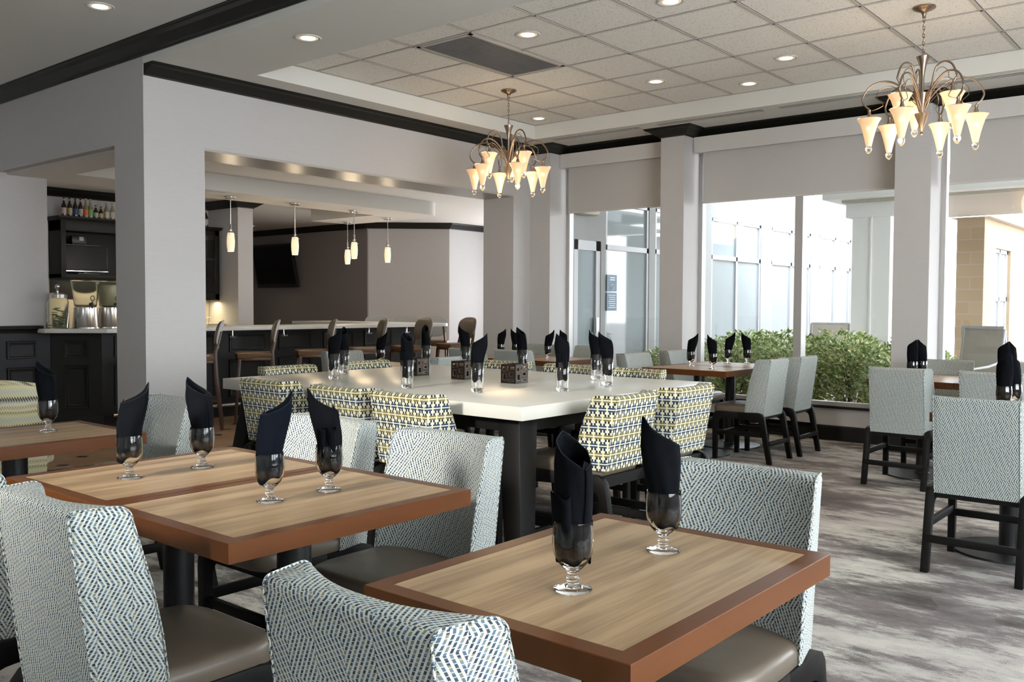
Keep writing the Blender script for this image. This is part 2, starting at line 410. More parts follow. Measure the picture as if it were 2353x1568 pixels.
# lay-in tiles: each tile a little proud, grid bars between them
w = MB(); g = MB(); gy0 = 5.835; T = .61
ys = [TY1]+[gy0-T*k for k in range(0, 13) if gy0-T*k > TY0]+[TY0]; xs = [TX0+T*k for k in range(7)]
VENT = (5.06, 6.23, 4.63, 5.20)
for i in range(6):
    for j in range(len(ys)-1):
        if i in (1, 2) and abs((ys[j]+ys[j+1])/2-4.92) < .1: continue
        w.box(xs[i]+.010, xs[i+1]-.010, ys[j+1]+.010, ys[j]-.010, ZT+.001, ZT+.02)
struct('ceiling', w, M['tile'])
for x in xs:
    if abs(x-5.65) < .02: g.box(x-.011, x+.011, TY0, 4.63, ZT-.004, ZT); g.box(x-.011, x+.011, 5.20, TY1, ZT-.004, ZT)
    else: g.box(x-.011, x+.011, TY0, TY1, ZT-.004, ZT)
for y in ys: g.box(TX0, TX1, y-.011, y+.011, ZT-.004, ZT)
struct('trim_2', g, M['grid'])
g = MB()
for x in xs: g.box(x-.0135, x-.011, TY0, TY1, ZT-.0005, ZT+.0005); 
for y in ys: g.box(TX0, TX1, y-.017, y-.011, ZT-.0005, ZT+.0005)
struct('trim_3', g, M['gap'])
struct('ceiling', MB().box(-3.35, 13.3, -3.15, 7.3, 3.44, 3.46), M['paint'])
struct('ceiling', MB().box(TX0-.02, TX1+.02, TY0, TY1, ZT+.03, ZT+.05), M['gap'])

def sweep(path, prof, closed=False, side=1):
    """mitred moulding: prof = [(outward, z)], outward is to the left of the path times side"""
    P = [Vector((p[0], p[1])) for p in path]; n = len(P); rings = []
    for i, p in enumerate(P):
        d0 = (P[i]-P[i-1]).normalized() if i > 0 or closed else None
        d1 = (P[(i+1) % n]-P[i]).normalized() if i < n-1 or closed else None
        if d0 is None: d0 = d1
        if d1 is None: d1 = d0
        n0 = Vector((-d0.y, d0.x))*side; n1 = Vector((-d1.y, d1.x))*side
        m = (n0+n1).normalized(); k = 1/max(.2, m.dot(n0))
        rings.append([(p.x+m.x*o*k, p.y+m.y*o*k, z) for o, z in prof])
    return MB().loft(rings, caps=not closed, loop=closed)
def crown(z, h=.09, w=.14):
    return [(0, z-h), (.014, z-h), (.018, z-h+.012), (.034, z-h+.018), (.060, z-h*.62), (.098, z-h*.34), (w-.016, z-h*.22), (w-.008, z-h*.10), (w, z-h*.08), (w, z), (0, z)]
path = [(LX+.005, YB), (XP, YB), (XP, 6.502), (XW, 6.502), (XW, 5.02), (XP, 5.02), (XP, 4.74), (XW, 4.74), (XW, 2.612), (XP, 2.612), (XP, 2.306), (XW, 2.306), (XW, -3)]
struct('trim_4', sweep(path, crown(ZS), side=-1), M['crown'])
struct('trim_5', sweep([(LX, 9.6), (LX, -3)], crown(ZT, .10, .15), side=-1), M['crown'])
bp = [(0, 0), (.016, 0), (.016, .132), (.010, .146), (0, .146)]
struct('baseboard_right', sweep([(XP, YB), (XP, 6.502), (XW, 6.502), (XW, 5.02), (XP, 5.02), (XP, 4.74), (XW, 4.74), (XW, 2.612), (XP, 2.612), (XP, 2.306), (XW, 2.306), (XW, -3)], bp, side=-1), M['crown'])
struct('baseboard_back', sweep([(8.18, 7.26), (8.18, YB), (XP, YB)], bp, side=-1), M['crown'])
struct('baseboard_corner', sweep([(LX, 7.26), (LX, YB), (4.18, YB), (4.18, 7.26)], bp, side=-1), M['crown'])
# ---- windows: frame, glass, mullion, stool
for i, (a, b) in enumerate(((5.02, 6.502), (2.612, 4.74), (-3.0, 2.306))):
    f = MB(); fw = .045
    f.box(XW+.02, XW+.10, a, a+fw, .335, 2.93); f.box(XW+.02, XW+.10, b-fw, b, .335, 2.93)
    f.box(XW+.02, XW+.10, a, b, .335, .375)
    fr = struct('window_%d' % (i+1), f, M['alu'])
    if i == 1: MB().box(XW-.02, XW+.10, 3.571, 3.652, .335, 2.93).build('mullion', M['alu'], fr, smooth=0)
    if i == 2: MB().box(XW-.02, XW+.10, -.10, -.02, .335, 2.93).build('mullion', M['alu'], fr, smooth=0)
    MB().box(XW+.055, XW+.062, a+fw, b-fw, .375, 2.93).build('glass_pane', M['winglass'], fr, smooth=0)
    MB().box(XW-.03, XW+.05, a, b, .315, .337).build('window_stool', M['crown'], fr, smooth=0)
# ---- roller shades
for i, (a, b, l) in enumerate(((5.03, 6.495, 'grey roller shade nearest the room corner, left of the window pillars'),
                              (2.62, 4.73, 'wide grey roller shade between the two window pillars'),
                              (-2.9, 2.295, 'grey roller shade right of the last window pillar, at the right edge'))):
    t = thing('roller_shade', l, 'window shade', (XW, (a+b)/2, 2.4), 0, None); c = (a+b)/2
    MB().box(-.13, -.11, a-c, b-c, .525, .69).box(-.11, -.01, a-c, b-c, .67, .69).build('valance', M['valance'], t, smooth=0)
    f = MB().box(-.052, -.049, a-c+.045, b-c-.075, .01, .60)
    f.build('shade_cloth', M['shade'], t, smooth=0)
    MB().box(-.058, -.043, a-c+.045, b-c-.075, -.005, .012).build('hem_bar', M['valance'], t, bevel=.002)
# ---- bar area
w = MB(); w.box(-3.35, 4.11, 9.6, 9.75, 0, ZT); struct('wall_far_left', w, M['wall'])
struct('wall_bar_rear', MB().box(3.6, 7.33, 11.85, 12.0, 0, ZB+.3).box(3.96, 4.11, 9.75, 11.85, 0, ZB+.3), M['wall'])
struct('wall_bar_return', MB().box(7.33, 7.575, 11.1, 15.9, 0, ZB+.3), M['wall'])
struct('wall_television', MB().box(10.75, 10.9, 12.3, 16, 0, ZB+.3), M['wall_dark'])
struct('wall_bar_end', MB().box(7.3, 10.9, 15.8, 16, 0, ZB+.3), M['wall_dark'])
struct('wall_angled', MB().loft([[(10.75, 12.33, z), (11.72, 11.22, z), (11.85, 11.33, z), (10.88, 12.44, z)] for z in (0, ZB+.3)]), M['wall'])
struct('wall_bar_right', MB().box(11.72, 13.2, 11.22, 11.37, 0, ZB+.3).box(13.05, 13.2, 7.1, 11.3, 0, .3).box(13.05, 13.2, 7.1, 11.3, 2.5, ZB+.3).box(13.05, 13.2, 10.6, 11.3, .3, 2.5), M['wall'])
struct('wall_bar_front', MB().box(XW+.15, 13.2, 6.95, 7.1, 0, .1).box(XW+.15, 9.2, 6.95, 7.1, 0, ZB+.3).box(XW+.15, 13.2, 6.95, 7.1, 2.75, 3.6), M['wall'])
# ceilings of the bar: flat at ZB, dropped strip over the counter that turns the corner with a round end
w = MB(); w.box(4.148, 13.3, 7.26, 16, ZB, ZB+.04)
w.box(LX+.08, 4.148, 7.26, 11.9, ZH, ZB+.04)
struct('ceiling', w, M['barpaint'])
arc = [(9.0+.40*math.sin(a), 9.46-.41*math.cos(a)) for a in [R(90)*k/10 for k in range(11)]]
pts = [(4.148, 9.05)]+arc+[(9.40, 11.17), (8.65, 11.17), (8.65, 9.75), (4.148, 9.75)]
struct('ceiling', MB().prism(pts, ZH, ZB), M['barpaint'])
struct('trim_6', sweep([(3.9, 11.85), (7.33, 11.85), (7.33, 11.1), (7.575, 11.1), (7.575, 11.4)], crown(ZB, .10, .14), side=-1), M['crown'])
struct('trim_7', sweep([(10.75, 15.8), (10.75, 12.33), (11.72, 11.22), (13.05, 11.22)], crown(ZB, .10, .13), side=-1) if False else sweep([(13.05, 11.22), (11.72, 11.22), (10.75, 12.33), (10.75, 15.8)], crown(ZB, .10, .13), side=1), M['crown'])
# wainscot on the far left wall
wn_ = MB().box(-3.2, 4.112, 9.585, 9.6, 0, 1.03)
wa = struct('wall_wainscot', wn_, M['darkpanel'])
struct('trim_8', sweep([(-3.2, 9.585), (4.03, 9.585)], [(0, 1.005), (.02, 1.005), (.028, 1.03), (.05, 1.045), (.055, 1.075), (0, 1.08)], side=-1), M['crown'])
def frame_mold(mb, x0, x1, z0, z1, y, w=.045, d=.016, mtx=None):
    """raised rectangular moulding on a face looking to -Y"""
    rings = []
    for o, dd in ((0, 0), (.006, d), (w*.45, d*.9), (w*.6, d*.35), (w, 0)):
        rings.append([(x0+o, y-dd, z0+o), (x1-o, y-dd, z0+o), (x1-o, y-dd, z1-o), (x0+o, y-dd, z1-o)])
    if mtx is not None: rings = [[mtx @ Vector(p) for p in r] for r in rings]
    return mb.loft(rings, caps=False)
for k in range(4):
    x = 3.86-.69*k
    f = MB(); frame_mold(f, x-.17, x+.12, .745, .925, 9.585); frame_mold(f, x-.17, x+.12, .2, .66, 9.585)
    f.build('molding', M['cab'], wa)

# ---------------------------------------------------------------- furniture kinds
def back_pad(w, z0, z1, y_bot_r, y_top_r, t_bot, t_top, wing, r=.035, nx=13):
    """upholstered back: flat outside (towards -y), hollowed inside, rolled top. returns (pad, piping)"""
    m = MB(); rings = []; h = w/2; hr = h-.032
    def xs(u, y, z, ins=0):      # the sides splay: narrower at the outside than at the sitter's side
        f = (z-z0)/(z1-z0); yr = y_bot_r+(y_top_r-y_bot_r)*f; tk = t_bot+(t_top-t_bot)*f
        q = min(1, max(0, (y-yr)/tk)); return u*(hr+(h-hr)*q-ins)
    def section(u, ins=0):
        hol = wing*(1-abs(u)**2.2)
        s = []
        tb, tt = t_bot-hol*.8, t_top-hol
        top = z1-.012*(1-abs(u)**4)*0+.0
        rear_top = y_top_r; front_top = y_top_r+tt
        pr = [(y_bot_r, z0), (y_bot_r+(y_top_r-y_bot_r)*.5, z0+(top-z0)*.5)]
        ra = min(r, tt*.48)
        for k in range(6):
            a = R(180)-R(90)*k/5; pr.append((rear_top+ra*.5+ra*.5*math.cos(a), top-ra*.5+ra*.5*math.sin(a)))
        for k in range(7):
            a = R(90)-R(90)*k/6; pr.append((front_top-ra+ra*math.cos(a), top-ra+ra*math.sin(a)))
        for f in (.66, .4, .18):
            bul = .016*math.sin(PI*f)
            pr.append((y_bot_r+(y_top_r-y_bot_r)*f+tb+(tt-tb)*f+bul, z0+(top-ra-z0)*f))
        pr.append((y_bot_r+tb, z0))
        cy = sum(p[0] for p in pr)/len(pr); cz = (z0+z1)/2
        k1 = 1-ins
        return [((p[0]-cy)*(1-ins*1.3)+cy, (p[1]-cz)*(1-ins*.35)+cz) for p in pr]
    us = [-1+2*i/(nx-1) for i in range(nx)]
    rings.append([(xs(-1, y, z), y, z) for y, z in section(-1, .10)])
    rings.append([(xs(-1, y, z, .003), y, z) for y, z in section(-1, .035)])
    for u in us:
        rings.append([(xs(u, y, z, .010), y, z) for y, z in section(u)])
    rings.append([(xs(1, y, z, .003), y, z) for y, z in section(1, .035)])
    rings.append([(xs(1, y, z), y, z) for y, z in section(1, .10)])
    m.loft(rings)
    ps = []
    for sgn in (-1, 1):
        s = section(sgn); ps.append(MB().tube([(xs(sgn, y, z, .004), y, z) for y, z in s], .0026, 6))
    return m, ps
def dining_chair(fab, w=.45, ztop=.865, zbot=.385, zseat=.47, zrail=.405, foot=.435, name='dining_chair', drake=.0):
    def fn():
        t = thing(name, 'x', 'chair')
        yr_b, yr_t = -.205, -.265
        pad, pip = back_pad(w, zbot, ztop, yr_b, yr_t, .15, .125, .055)
        bk = pad.build('backrest', fab, t, smooth=40)
        for q in pip: q.build('piping', fab, bk)
        # seat cushion
        sh = w/2-.005; s = MB(); pts = []
        for k in range(24):
            a = 2*PI*k/24; n_ = 5
            cx = abs(math.cos(a))**(2/n_)*math.copysign(1, math.cos(a)); cy = abs(math.sin(a))**(2/n_)*math.copysign(1, math.sin(a))
            pts.append((cx, cy))
        rings = []
        for k, (z, f) in enumerate(((zseat-.075, .97), (zseat-.06, 1.0), (zseat-.022, 1.0), (zseat-.007, .975), (zseat+.001, .90), (zseat+.006, .6), (zseat+.008, .2))):
            rings.append([(x*sh*f, .045+y*.215*f, z) for x, y in pts])
        s.loft(rings); s.build('seat', M['leather'], t, smooth=50)
        lx = w/2-.018
        for sg in (-1, 1):
            # rear leg: post that turns over with a round shoulder into the side rail
            l = MB(); x = sg*lx
            pr_o = [(-.295, 0), (-.235, zrail-.07), (-.225, zrail-.02), (-.205, zrail+.005), (-.17, zrail+.015), (.0, zrail+.012)]
            pr_i = [(-.255, 0), (-.190, zrail-.085), (-.178, zrail-.065), (-.150, zrail-.055), (-.12, zrail-.052), (.0, zrail-.045)]
            rings = [[(x-.018, a[0], a[1]), (x+.018, a[0], a[1]), (x+.018, b[0], b[1]), (x-.018, b[0], b[1])] for a, b in zip(pr_o, pr_i)]
            l.loft(rings); l.build('leg', M['blk'], t, bevel=.003)
            l = MB()
            pr_o = [(.235, 0), (.240, zrail-.06), (.236, zrail-.02), (.215, zrail+.003), (.18, zrail+.01), (.0, zrail+.012)]
            pr_i = [(.200, 0), (.196, zrail-.085), (.185, zrail-.062), (.16, zrail-.052), (.13, zrail-.05), (.0, zrail-.045)]
            rings = [[(x-.018, a[0], a[1]), (x+.018, a[0], a[1]), (x+.018, b[0], b[1]), (x-.018, b[0], b[1])] for a, b in zip(pr_o, pr_i)]
            l.loft(rings); l.build('leg', M['blk'], t, bevel=.003)
            zs = .235 if zrail < .5 else .30
            MB().bar((x, -.252, zs), (x, .22, zs), .022, .038, (1, 0, 0)).build('stretcher', M['blk'], t, bevel=.002)
        MB().bar((-lx, -.262, .165), (lx, -.262, .165), .036, .022, (0, 0, 1)).build('stretcher', M['blk'], t, bevel=.002)
        MB().bar((-lx, .215, .165+.05), (lx, .215, .165+.05), .036, .022, (0, 0, 1)).build('stretcher', M['blk'], t, bevel=.002)
        for yy in (-.185, .20): MB().bar((-lx, yy, zrail-.02), (lx, yy, zrail-.02), .05, .02, (0, 0, 1)).build('seat_frame', M['blk'], t)
        return t
    return fn
DC = Kind(dining_chair(M['zig'])); 
CC = Kind(dining_chair(M['lat'], w=.42, ztop=.90, zbot=.56, zseat=.60, zrail=.53, name='communal_chair'))

def lounge_chair():
    t = thing('lounge_chair', 'x', 'chair')
    m = MB(); rings = []; n = 14
    for i in range(n+1):
        u = -1+2*i/n; a = u*R(52)
        x = .36*math.sin(a)/math.sin(R(52)); yc = -.30+.16*(1-math.cos(a))/(1-math.cos(R(52)))
        nx, ny = math.sin(a)*.6, -math.cos(a)
        L = math.hypot(nx, ny); nx /= L; ny /= L
        top = .85-.05*abs(u)**3; pr = []
        for th_, z, k in ((.05, .27, 0), (.055, .42, -.01), (.055, .6, -.03), (.05, .76, -.06), (.035, top-.02, -.07), (.0, top, -.07)):
            pr.append((th_, z, k))
        ring = [(x+nx*(a_-k_), yc+ny*(a_-k_), z) for a_, z, k_ in pr]
        ring += [(x-nx*(a_+k_), yc-ny*(a_+k_), z) for a_, z, k_ in reversed(pr)]
        rings.append(ring)
    m.loft(rings); m.build('backrest', M['yel'], t, smooth=50, bevel=0)
    s = MB(); s.loft([[(x*.30*f, .0+y*.28*f, z) for x, y in ((-1, -1), (1, -1), (1, 1), (-1, 1))] for z, f in ((.26, 1), (.44, 1), (.47, .95))]); s.build('seat', M['yel'], t, bevel=.02)
    for sx in (-1, 1):
        for sy in (-1, 1):
            MB().tube([(sx*.22, sy*.2, .27), (sx*.29, sy*.27, 0)], .017, 8, taper=.010).build('leg', M['metalblk'], t)
    return t
LC = Kind(lounge_chair)

def bar_stool():
    t = thing('bar_stool', 'x', 'stool')
    zs = .775
    # seat: thin padded slab, rounded front
    pts = [(-.20, -.17), (.20, -.17), (.215, .10), (.19, .19), (.10, .215), (-.10, .215), (-.19, .19), (-.215, .10)]
    s = MB(); s.loft([[(x*f, y*f, z) for x, y in pts] for z, f in ((zs-.055, .97), (zs-.03, 1.0), (zs-.008, 1.0), (zs, .94), (zs+.004, .5))])
    s.build('seat', M['tanleather'], t, smooth=50)
    MB().loft([[(x*.97, y*.97, z) for x, y in pts] for z in (zs-.085, zs-.055)]).build('seat_frame', M['walnut'], t, bevel=.004)
    # back: shield shape, leather outside, linen inside
    def shape(y0, ins, dz=0):
        out = []
        for k in range(28):
            a = 2*PI*k/28; c, s_ = math.cos(a), math.sin(a)
            x = math.copysign(abs(c)**.62, c)*(.205-ins)*(1-.20*max(0, -s_)**1.2)
            z = math.copysign(abs(s_)**.62, s_)*(.145-ins)+.985
            rake = -(z-.84)*.20
            out.append((x, y0+rake+.030*(1-(x/.2)**2)*-1, z))
        return out
    b = MB(); b.loft([shape(-.175, .012), shape(-.182, .0), shape(-.190, .0)], caps=True); bk = b.build('backrest', M['greyfab'], t, smooth=50)
    c = MB(); c.loft([shape(-.174, .002), shape(-.150, .006), shape(-.140, .03)], caps=True); c.build('front_pad', M['stoolback'], bk, smooth=50)
    MB().tube(shape(-.180, -.002)+[shape(-.180, -.002)[0]], .005, 6).build('welt', M['welt'], bk)
    for sx in (-1, 1):
        MB().bar((sx*.175, .165, zs-.07), (sx*.205, .215, 0), .045, .035, (1, 0, 0), .030, .026).build('leg', M['walnut'], t, bevel=.003)
        l = MB(); l.loft([[(sx*x-.013, y-.018, z), (sx*x+.013, y-.018, z), (sx*x+.013, y+.018, z), (sx*x-.013, y+.018, z)] for x, y, z in ((.215, -.245, 0), (.185, -.19, .55), (.172, -.180, .78), (.150, -.232, 1.02))])
        l.build('leg', M['walnut'], t, bevel=.003)
        MB().bar((sx*.195, .19, .30), (sx*.20, -.215, .30), .03, .018, (0, 0, 1)).build('stretcher', M['walnut'], t)
    MB().bar((-.195, .195, .22), (.195, .195, .22), .03, .018, (0, 0, 1)).build('stretcher', M['walnut'], t); MB().bar((-.198, -.21, .36), (.198, -.21, .36), .03, .018, (0, 0, 1)).build('stretcher', M['walnut'], t)
    return t
BS = Kind(bar_stool)

def cafe_table(two=False):
    def fn():
        t = thing('cafe_table', 'x', 'table'); L, Wd, e = .405, .3025, .040; z0, z1 = .712, .760
        MB().box(-L+e, L-e, -Wd+e, Wd-e, z1-.02, z1-.0004).build('tabletop', M['top'], t)
        f = MB()
        o = [(-L, -Wd), (L, -Wd), (L, Wd), (-L, Wd)]; i_ = [(-L+e, -Wd+e), (L-e, -Wd+e), (L-e, Wd-e), (-L+e, Wd-e)]
        f.loft([[(x, y, z1) for x, y in i_], [(x*.997, y*.996, z1) for x, y in o], [(x, y, z1-.0015) for x, y in o], [(x, y, z0) for x, y in o], [(x, y, z0) for x, y in i_]], caps=False)
        f.build('edge_band', M['edge'], t, smooth=20)
        MB().box(-L+.03, L-.03, -Wd+.03, Wd-.03, z0+.004, z1-.022).build('underside', M['edge'], t)
        MB().lathe([(.048, .02), (.048, z0)], 24).lathe([(.09, z0-.015), (.10, z0)], 24).build('pedestal', M['metalblk'], t)
        MB().lathe([(.275, 0), (.28, .004), (.278, .012), (.06, .022), (.055, .035)], 48).build('base', M['metalblk'], t)
        return t
    return fn
CT = Kind(cafe_table())

def lathe_glass(prof_o, prof_i, n=32):
    m = MB(); pr = prof_o+prof_i
    m.lathe([(max(r, .0004), z) for r, z in pr], n, caps=True); return m
def goblet():
    po = [(.0, 0), (.036, 0), (.0375, .0015), (.036, .004), (.020, .008), (.012, .013), (.0115, .018), (.014, .021), (.0105, .026), (.0095, .033), (.013, .037), (.020, .043), (.031, .056), (.0375, .072), (.0398, .090), (.0393, .110), (.0378, .130), (.0374, .1335)]
    pi = [(.0364, .1325), (.0368, .125), (.0381, .108), (.0385, .090), (.0360, .073), (.0295, .058), (.019, .048), (.008, .0435), (.0, .0425)]
    return lathe_glass(po, pi).build('water_goblet', M['glass'], smooth=60)
def tumbler():
    po = [(.0, 0), (.0285, 0), (.0300, .002), (.0308, .02), (.0330, .08), (.0355, .151)]
    pi = [(.0344, .152), (.0334, .12), (.0310, .06), (.0285, .022), (.02, .018), (.0, .017)]
    m = lathe_glass(po, pi, 40); return m.build('highball_glass', M['glass'], smooth=60)
GB, TB = Kind(goblet), Kind(tumbler)

def napkin(zr, rr, H, variant, colour='napkin'):
    """cloth rolled into a loose cone with a slanted point. zr, rr: glass rim height and inner radius; H: height above the rim"""
    rnd = random.Random(variant*13+5)
    def fn():
        t = None
        kinds = [dict(turn=1.55, sk=.0, lean=(-.006, .0), flat=.72, p=1.0, tw=0.0), dict(turn=1.35, sk=.5, lean=(-.016, .0), flat=.6, p=1.6, tw=.3),
                 dict(turn=1.7, sk=-.5, lean=(-.02, .004), flat=.55, p=1.3, tw=-.3), dict(turn=1.3, sk=.25, lean=(-.030, .005), flat=.5, p=2.0, tw=.5),
                 dict(turn=1.8, sk=-.2, lean=(-.012, -.01), flat=.66, p=1.1, tw=.1)]
        k = kinds[variant % len(kinds)]
        m = MB(); nt_, nz = 46, 26; zb = .064 if zr < .14 else .066
        grid = []
        for j in range(nz+1):
            row = []
            for i in range(nt_+1):
                th = 2*PI*k['turn']*i/nt_; ph = th+k['sk']
                # height of the free edge round the roll: a point at the front, low at the overlap
                dd = abs((ph-PI+PI) % (2*PI)-PI)/PI
                peak = (1-dd)**k['p']*(1 if dd > .06 else .985)
                ztop = zr+H*(.60+.40*peak) if th < 2*PI else zr+H*(.70-.35*(th-2*PI)/(2*PI*(k['turn']-1)))
                edge = zb-.010*math.sin(ph*1.5)+.006*math.sin(ph*4)
                f = j/nz; z = edge+(ztop-edge)*f
                a = (z-zr)/H
                if a < 0: r = rr*(.80+.17*math.exp(-((z-zr)/.03)**2)) if zr > .14 else rr*(1.0+.05*math.sin((z-zb)/(zr-zb)*PI))-.003
                else: r = rr*(.95+.27*math.sin(min(1, a*1.5)*PI*.5))*(1-.55*max(0, a-.62))
                r *= 1-.06*(th/(2*PI)) ; r += .0012*math.sin(ph*7+z*40)
                fl = 1-(1-k['flat'])*min(1, max(0, a)*1.8)
                tw = k['tw']*max(0, a)
                x = r*math.cos(ph+tw); y = r*math.sin(ph+tw)*fl
                x += k['lean'][0]*max(0, a)**1.3*1.2-.010*max(0, a-.5)*math.cos(ph); y += k['lean'][1]*max(0, a)
                row.append((x, y, z))
            grid.append(row)
        m.loft(grid, close=False, caps=False)
        if variant % 3 == 0:      # the folded cuff tucked in front
            for sg in (-1, 1):
                rows = []
                for j in range(9):
                    f = j/8; z = zr-.03+f*(.03+H*.30); rows.append([(sg*.013+.013*math.cos(q)*(1+.15*f), -rr*.62-.006*f+.010*math.sin(q), z+.004*math.sin(q*2)) for q in [R(-200)+R(260)*i/12 for i in range(13)]])
                m.loft(rows, close=False, caps=False)
        o = m.build('cloth_napkin', M[colour], smooth=60)
        sd = o.modifiers.new('thickness', 'SOLIDIFY'); sd.thickness = .0016; sd.offset = 0
        # stitched hem along the free edge
        MB().tube(grid[-1], .0009, 5).build('hem', M['hem'], o)
        return o
    return fn
NK = {(g, v): Kind(napkin(.1335 if g == 'g' else .152, .0366 if g == 'g' else .0330, .168 if g == 'g' else .15, v, 'napkin')) for g in 'gt' for v in range(5)}
NK[('g', 5)] = Kind(napkin(.1335, .0366, .168, 1, 'nap_navy')); NK[('g', 6)] = Kind(napkin(.1335, .0366, .175, 3, 'nap_navy'))
def setting(kind, x, y, z, v, rz, where, group, s=1.0):
    """a glass and the napkin standing in it, both top-level; `where` singles the pair out"""
    if kind == 'g':
        GB.put((x, y, z+.0006), 0, 'water goblet '+where, 'glass', 'stemmed water goblets')
    else:
        TB.put((x, y, z+.0006), 0, 'tall straight glass '+where, 'glass', 'tall glasses on the communal table')
    NK[(kind, v)].put((x, y, z+.0006), rz, 'black napkin in the '+('goblet ' if kind == 'g' else 'tall glass ')+where, 'napkin', 'black napkins rolled in glasses')

# ---------------------------------------------------------------- tables, chairs and settings of the near corner
ZT_ = .760
def table(x, y, rz, label, group='square cafe tables'): CT.put((x, y, 0), rz, label, 'table', group)
def dchair(x, y, rz, label, group): DC.put((x, y, 0), rz, label, 'chair', group)
FX, FNX, FY, FNY = -PI/2, PI/2, 0, PI      # facing +X, -X, +Y, -Y
gA = 'zigzag chairs at the near tables'
table(1.555, 1.025, 0, 'cherry-edged oak cafe table at front right, holding two goblets')
table(1.555, 2.09, 0, 'cherry-edged cafe table at front left, the nearer of the joined pair')
table(1.555, 2.702, 0, 'cherry-edged cafe table joined behind the front left one')
table(1.535, 3.92, 0, 'cherry-edged cafe table at the left edge below the lounge chair')
dchair(1.115, 1.035, FX, 'blue-grey zigzag dining chair at bottom centre, its back to the camera', gA)
dchair(2.09, 1.085, FNX, 'zigzag dining chair at the right end of the front right table', gA)
dchair(1.115, 2.10, FX, 'large blue-grey zigzag dining chair at the bottom left corner', gA)
dchair(1.10, 2.73, FX, 'zigzag dining chair half hidden behind the bottom left corner chair', gA)
dchair(2.03, 2.135, FNX, 'pale zigzag dining chair at the right end of the front left table', gA)
dchair(2.03, 2.76, FNX, 'pale zigzag dining chair behind the joined table, its right end', gA)
dchair(2.03, 3.92, FNX, 'pale zigzag dining chair standing before the corner post', gA)
LC.put((2.25, 6.13, 0), R(140)-PI, 'yellow banded lounge chair at the left edge before the dark panelling', 'chair')
setting('g', 1.388, 1.003, ZT_, 0, R(-110), 'nearest the camera on the front right table', '')
setting('g', 1.742, 1.013, ZT_, 1, R(-54), 'at the back half of the front right table', '')
setting('g', 1.478, 2.094, ZT_, 6, R(126), 'on the front left table, its left goblet', '')
setting('g', 1.680, 2.09, ZT_, 3, R(-54), 'on the front left table, its right goblet', '')
setting('g', 1.393, 2.702, ZT_, 3, R(126), 'at the left on the joined second table', '')
setting('g', 1.644, 2.704, ZT_, 2, R(-54), 'at the right on the joined second table', '')
setting('g', 1.681, 3.948, ZT_, 2, R(-54), 'on the table at the left edge', '')
setting('g', 1.40, 3.94, ZT_, 2, R(40), 'outside the left edge', '') if False else None

# ---------------------------------------------------------------- communal table
ZC = .86
cx0, cx1, cy0, cy1 = 3.045, 4.79, 2.477, 4.78
t = thing('communal_table', 'large communal table with a pale quartz top and black splayed legs', 'table', ((cx0+cx1)/2, (cy0+cy1)/2, 0))
hx, hy = (cx1-cx0)/2, (cy1-cy0)/2
MB().box(-hx, hx, -hy, hy, ZC-.062, ZC).build('tabletop', M['quartz'], t, bevel=.003)
MB().box(-hx+.09, hx-.09, -hy+.09, hy-.09, ZC-.13, ZC-.062).build('apron', M['blk'], t)
for sx in (-1, 1):
    for sy in (-1, 1):
        MB().bar((sx*(hx-.15), sy*(hy-.15), ZC-.065), (sx*(hx-.02), sy*(hy-.02), 0), .13, .13, (1, 0, 0), .085, .085).build('leg', M['blk'], t, bevel=.004)
MB().bar((0, -hy+.12, .13), (0, hy-.12, .13), .07, .07).box(-hx+.06, hx-.06, -hy+.05, -hy+.11, .10, .16).box(-hx+.06, hx-.06, hy-.11, hy-.05, .10, .16).build('stretcher', M['blk'], t, bevel=.003)
gC = 'lattice chairs round the communal table'
def cchair(x, y, rz, label): CC.put((x, y, 0), rz, label, 'chair', gC)
cchair(3.085, 4.09, FX, 'lattice-patterned chair on the left side of the communal table, farthest back')
cchair(3.085, 3.49, FX, 'lattice-patterned chair on the left side of the communal table, the middle one')
cchair(3.085, 3.03, FX, 'lattice-patterned chair on the left side of the communal table, nearest')
cchair(3.53, 2.455, FY, 'lattice-patterned chair at the near right end of the communal table, left of two')
cchair(4.09, 2.455, FY, 'lattice-patterned chair at the near right end of the communal table, right of two')
cchair(3.62, 4.74, FNY, 'lattice-patterned chair across the communal table, leftmost at the far end')
cchair(4.32, 4.78, FNY, 'lattice-patterned chair across the communal table, right one at the far end')
cchair(4.80, 4.20, FNX, 'lattice-patterned chair across the communal table, behind the front caddy')
cchair(4.80, 3.63, FNX, 'lattice-patterned chair across the communal table, behind the thick napkin glass')
cchair(4.78, 3.10, FNX, 'lattice-patterned chair across the communal table, rightmost')
cs = [(3.447, 4.244, 1, 126, 'at the far left end, front of two'), (3.778, 4.546, 4, -144, 'at the far left end, rear of two'),
      (3.330, 3.494, 0, -100, 'left of the far dark caddy'), (4.907-.25, 5.051-.36, 4, -144, 'behind the far dark caddy'),
      (4.72, 4.36, 1, -54, 'behind the middle dark caddy'), (3.419, 3.075, 2, 126, 'right of the middle caddy near the table edge'),
      (4.62, 3.76, 4, -100, 'behind the nearest dark caddy'), (3.750, 2.785, 0, -70, 'nearest the right corner of the communal table'),
      (4.50, 3.09, 1, -80, 'second from the right on the communal table'), (4.209, 2.816, 2, -54, 'rightmost on the communal table')]
for x, y, v, a, l in cs: setting('t', x, y, ZC, v, R(a), l, '')
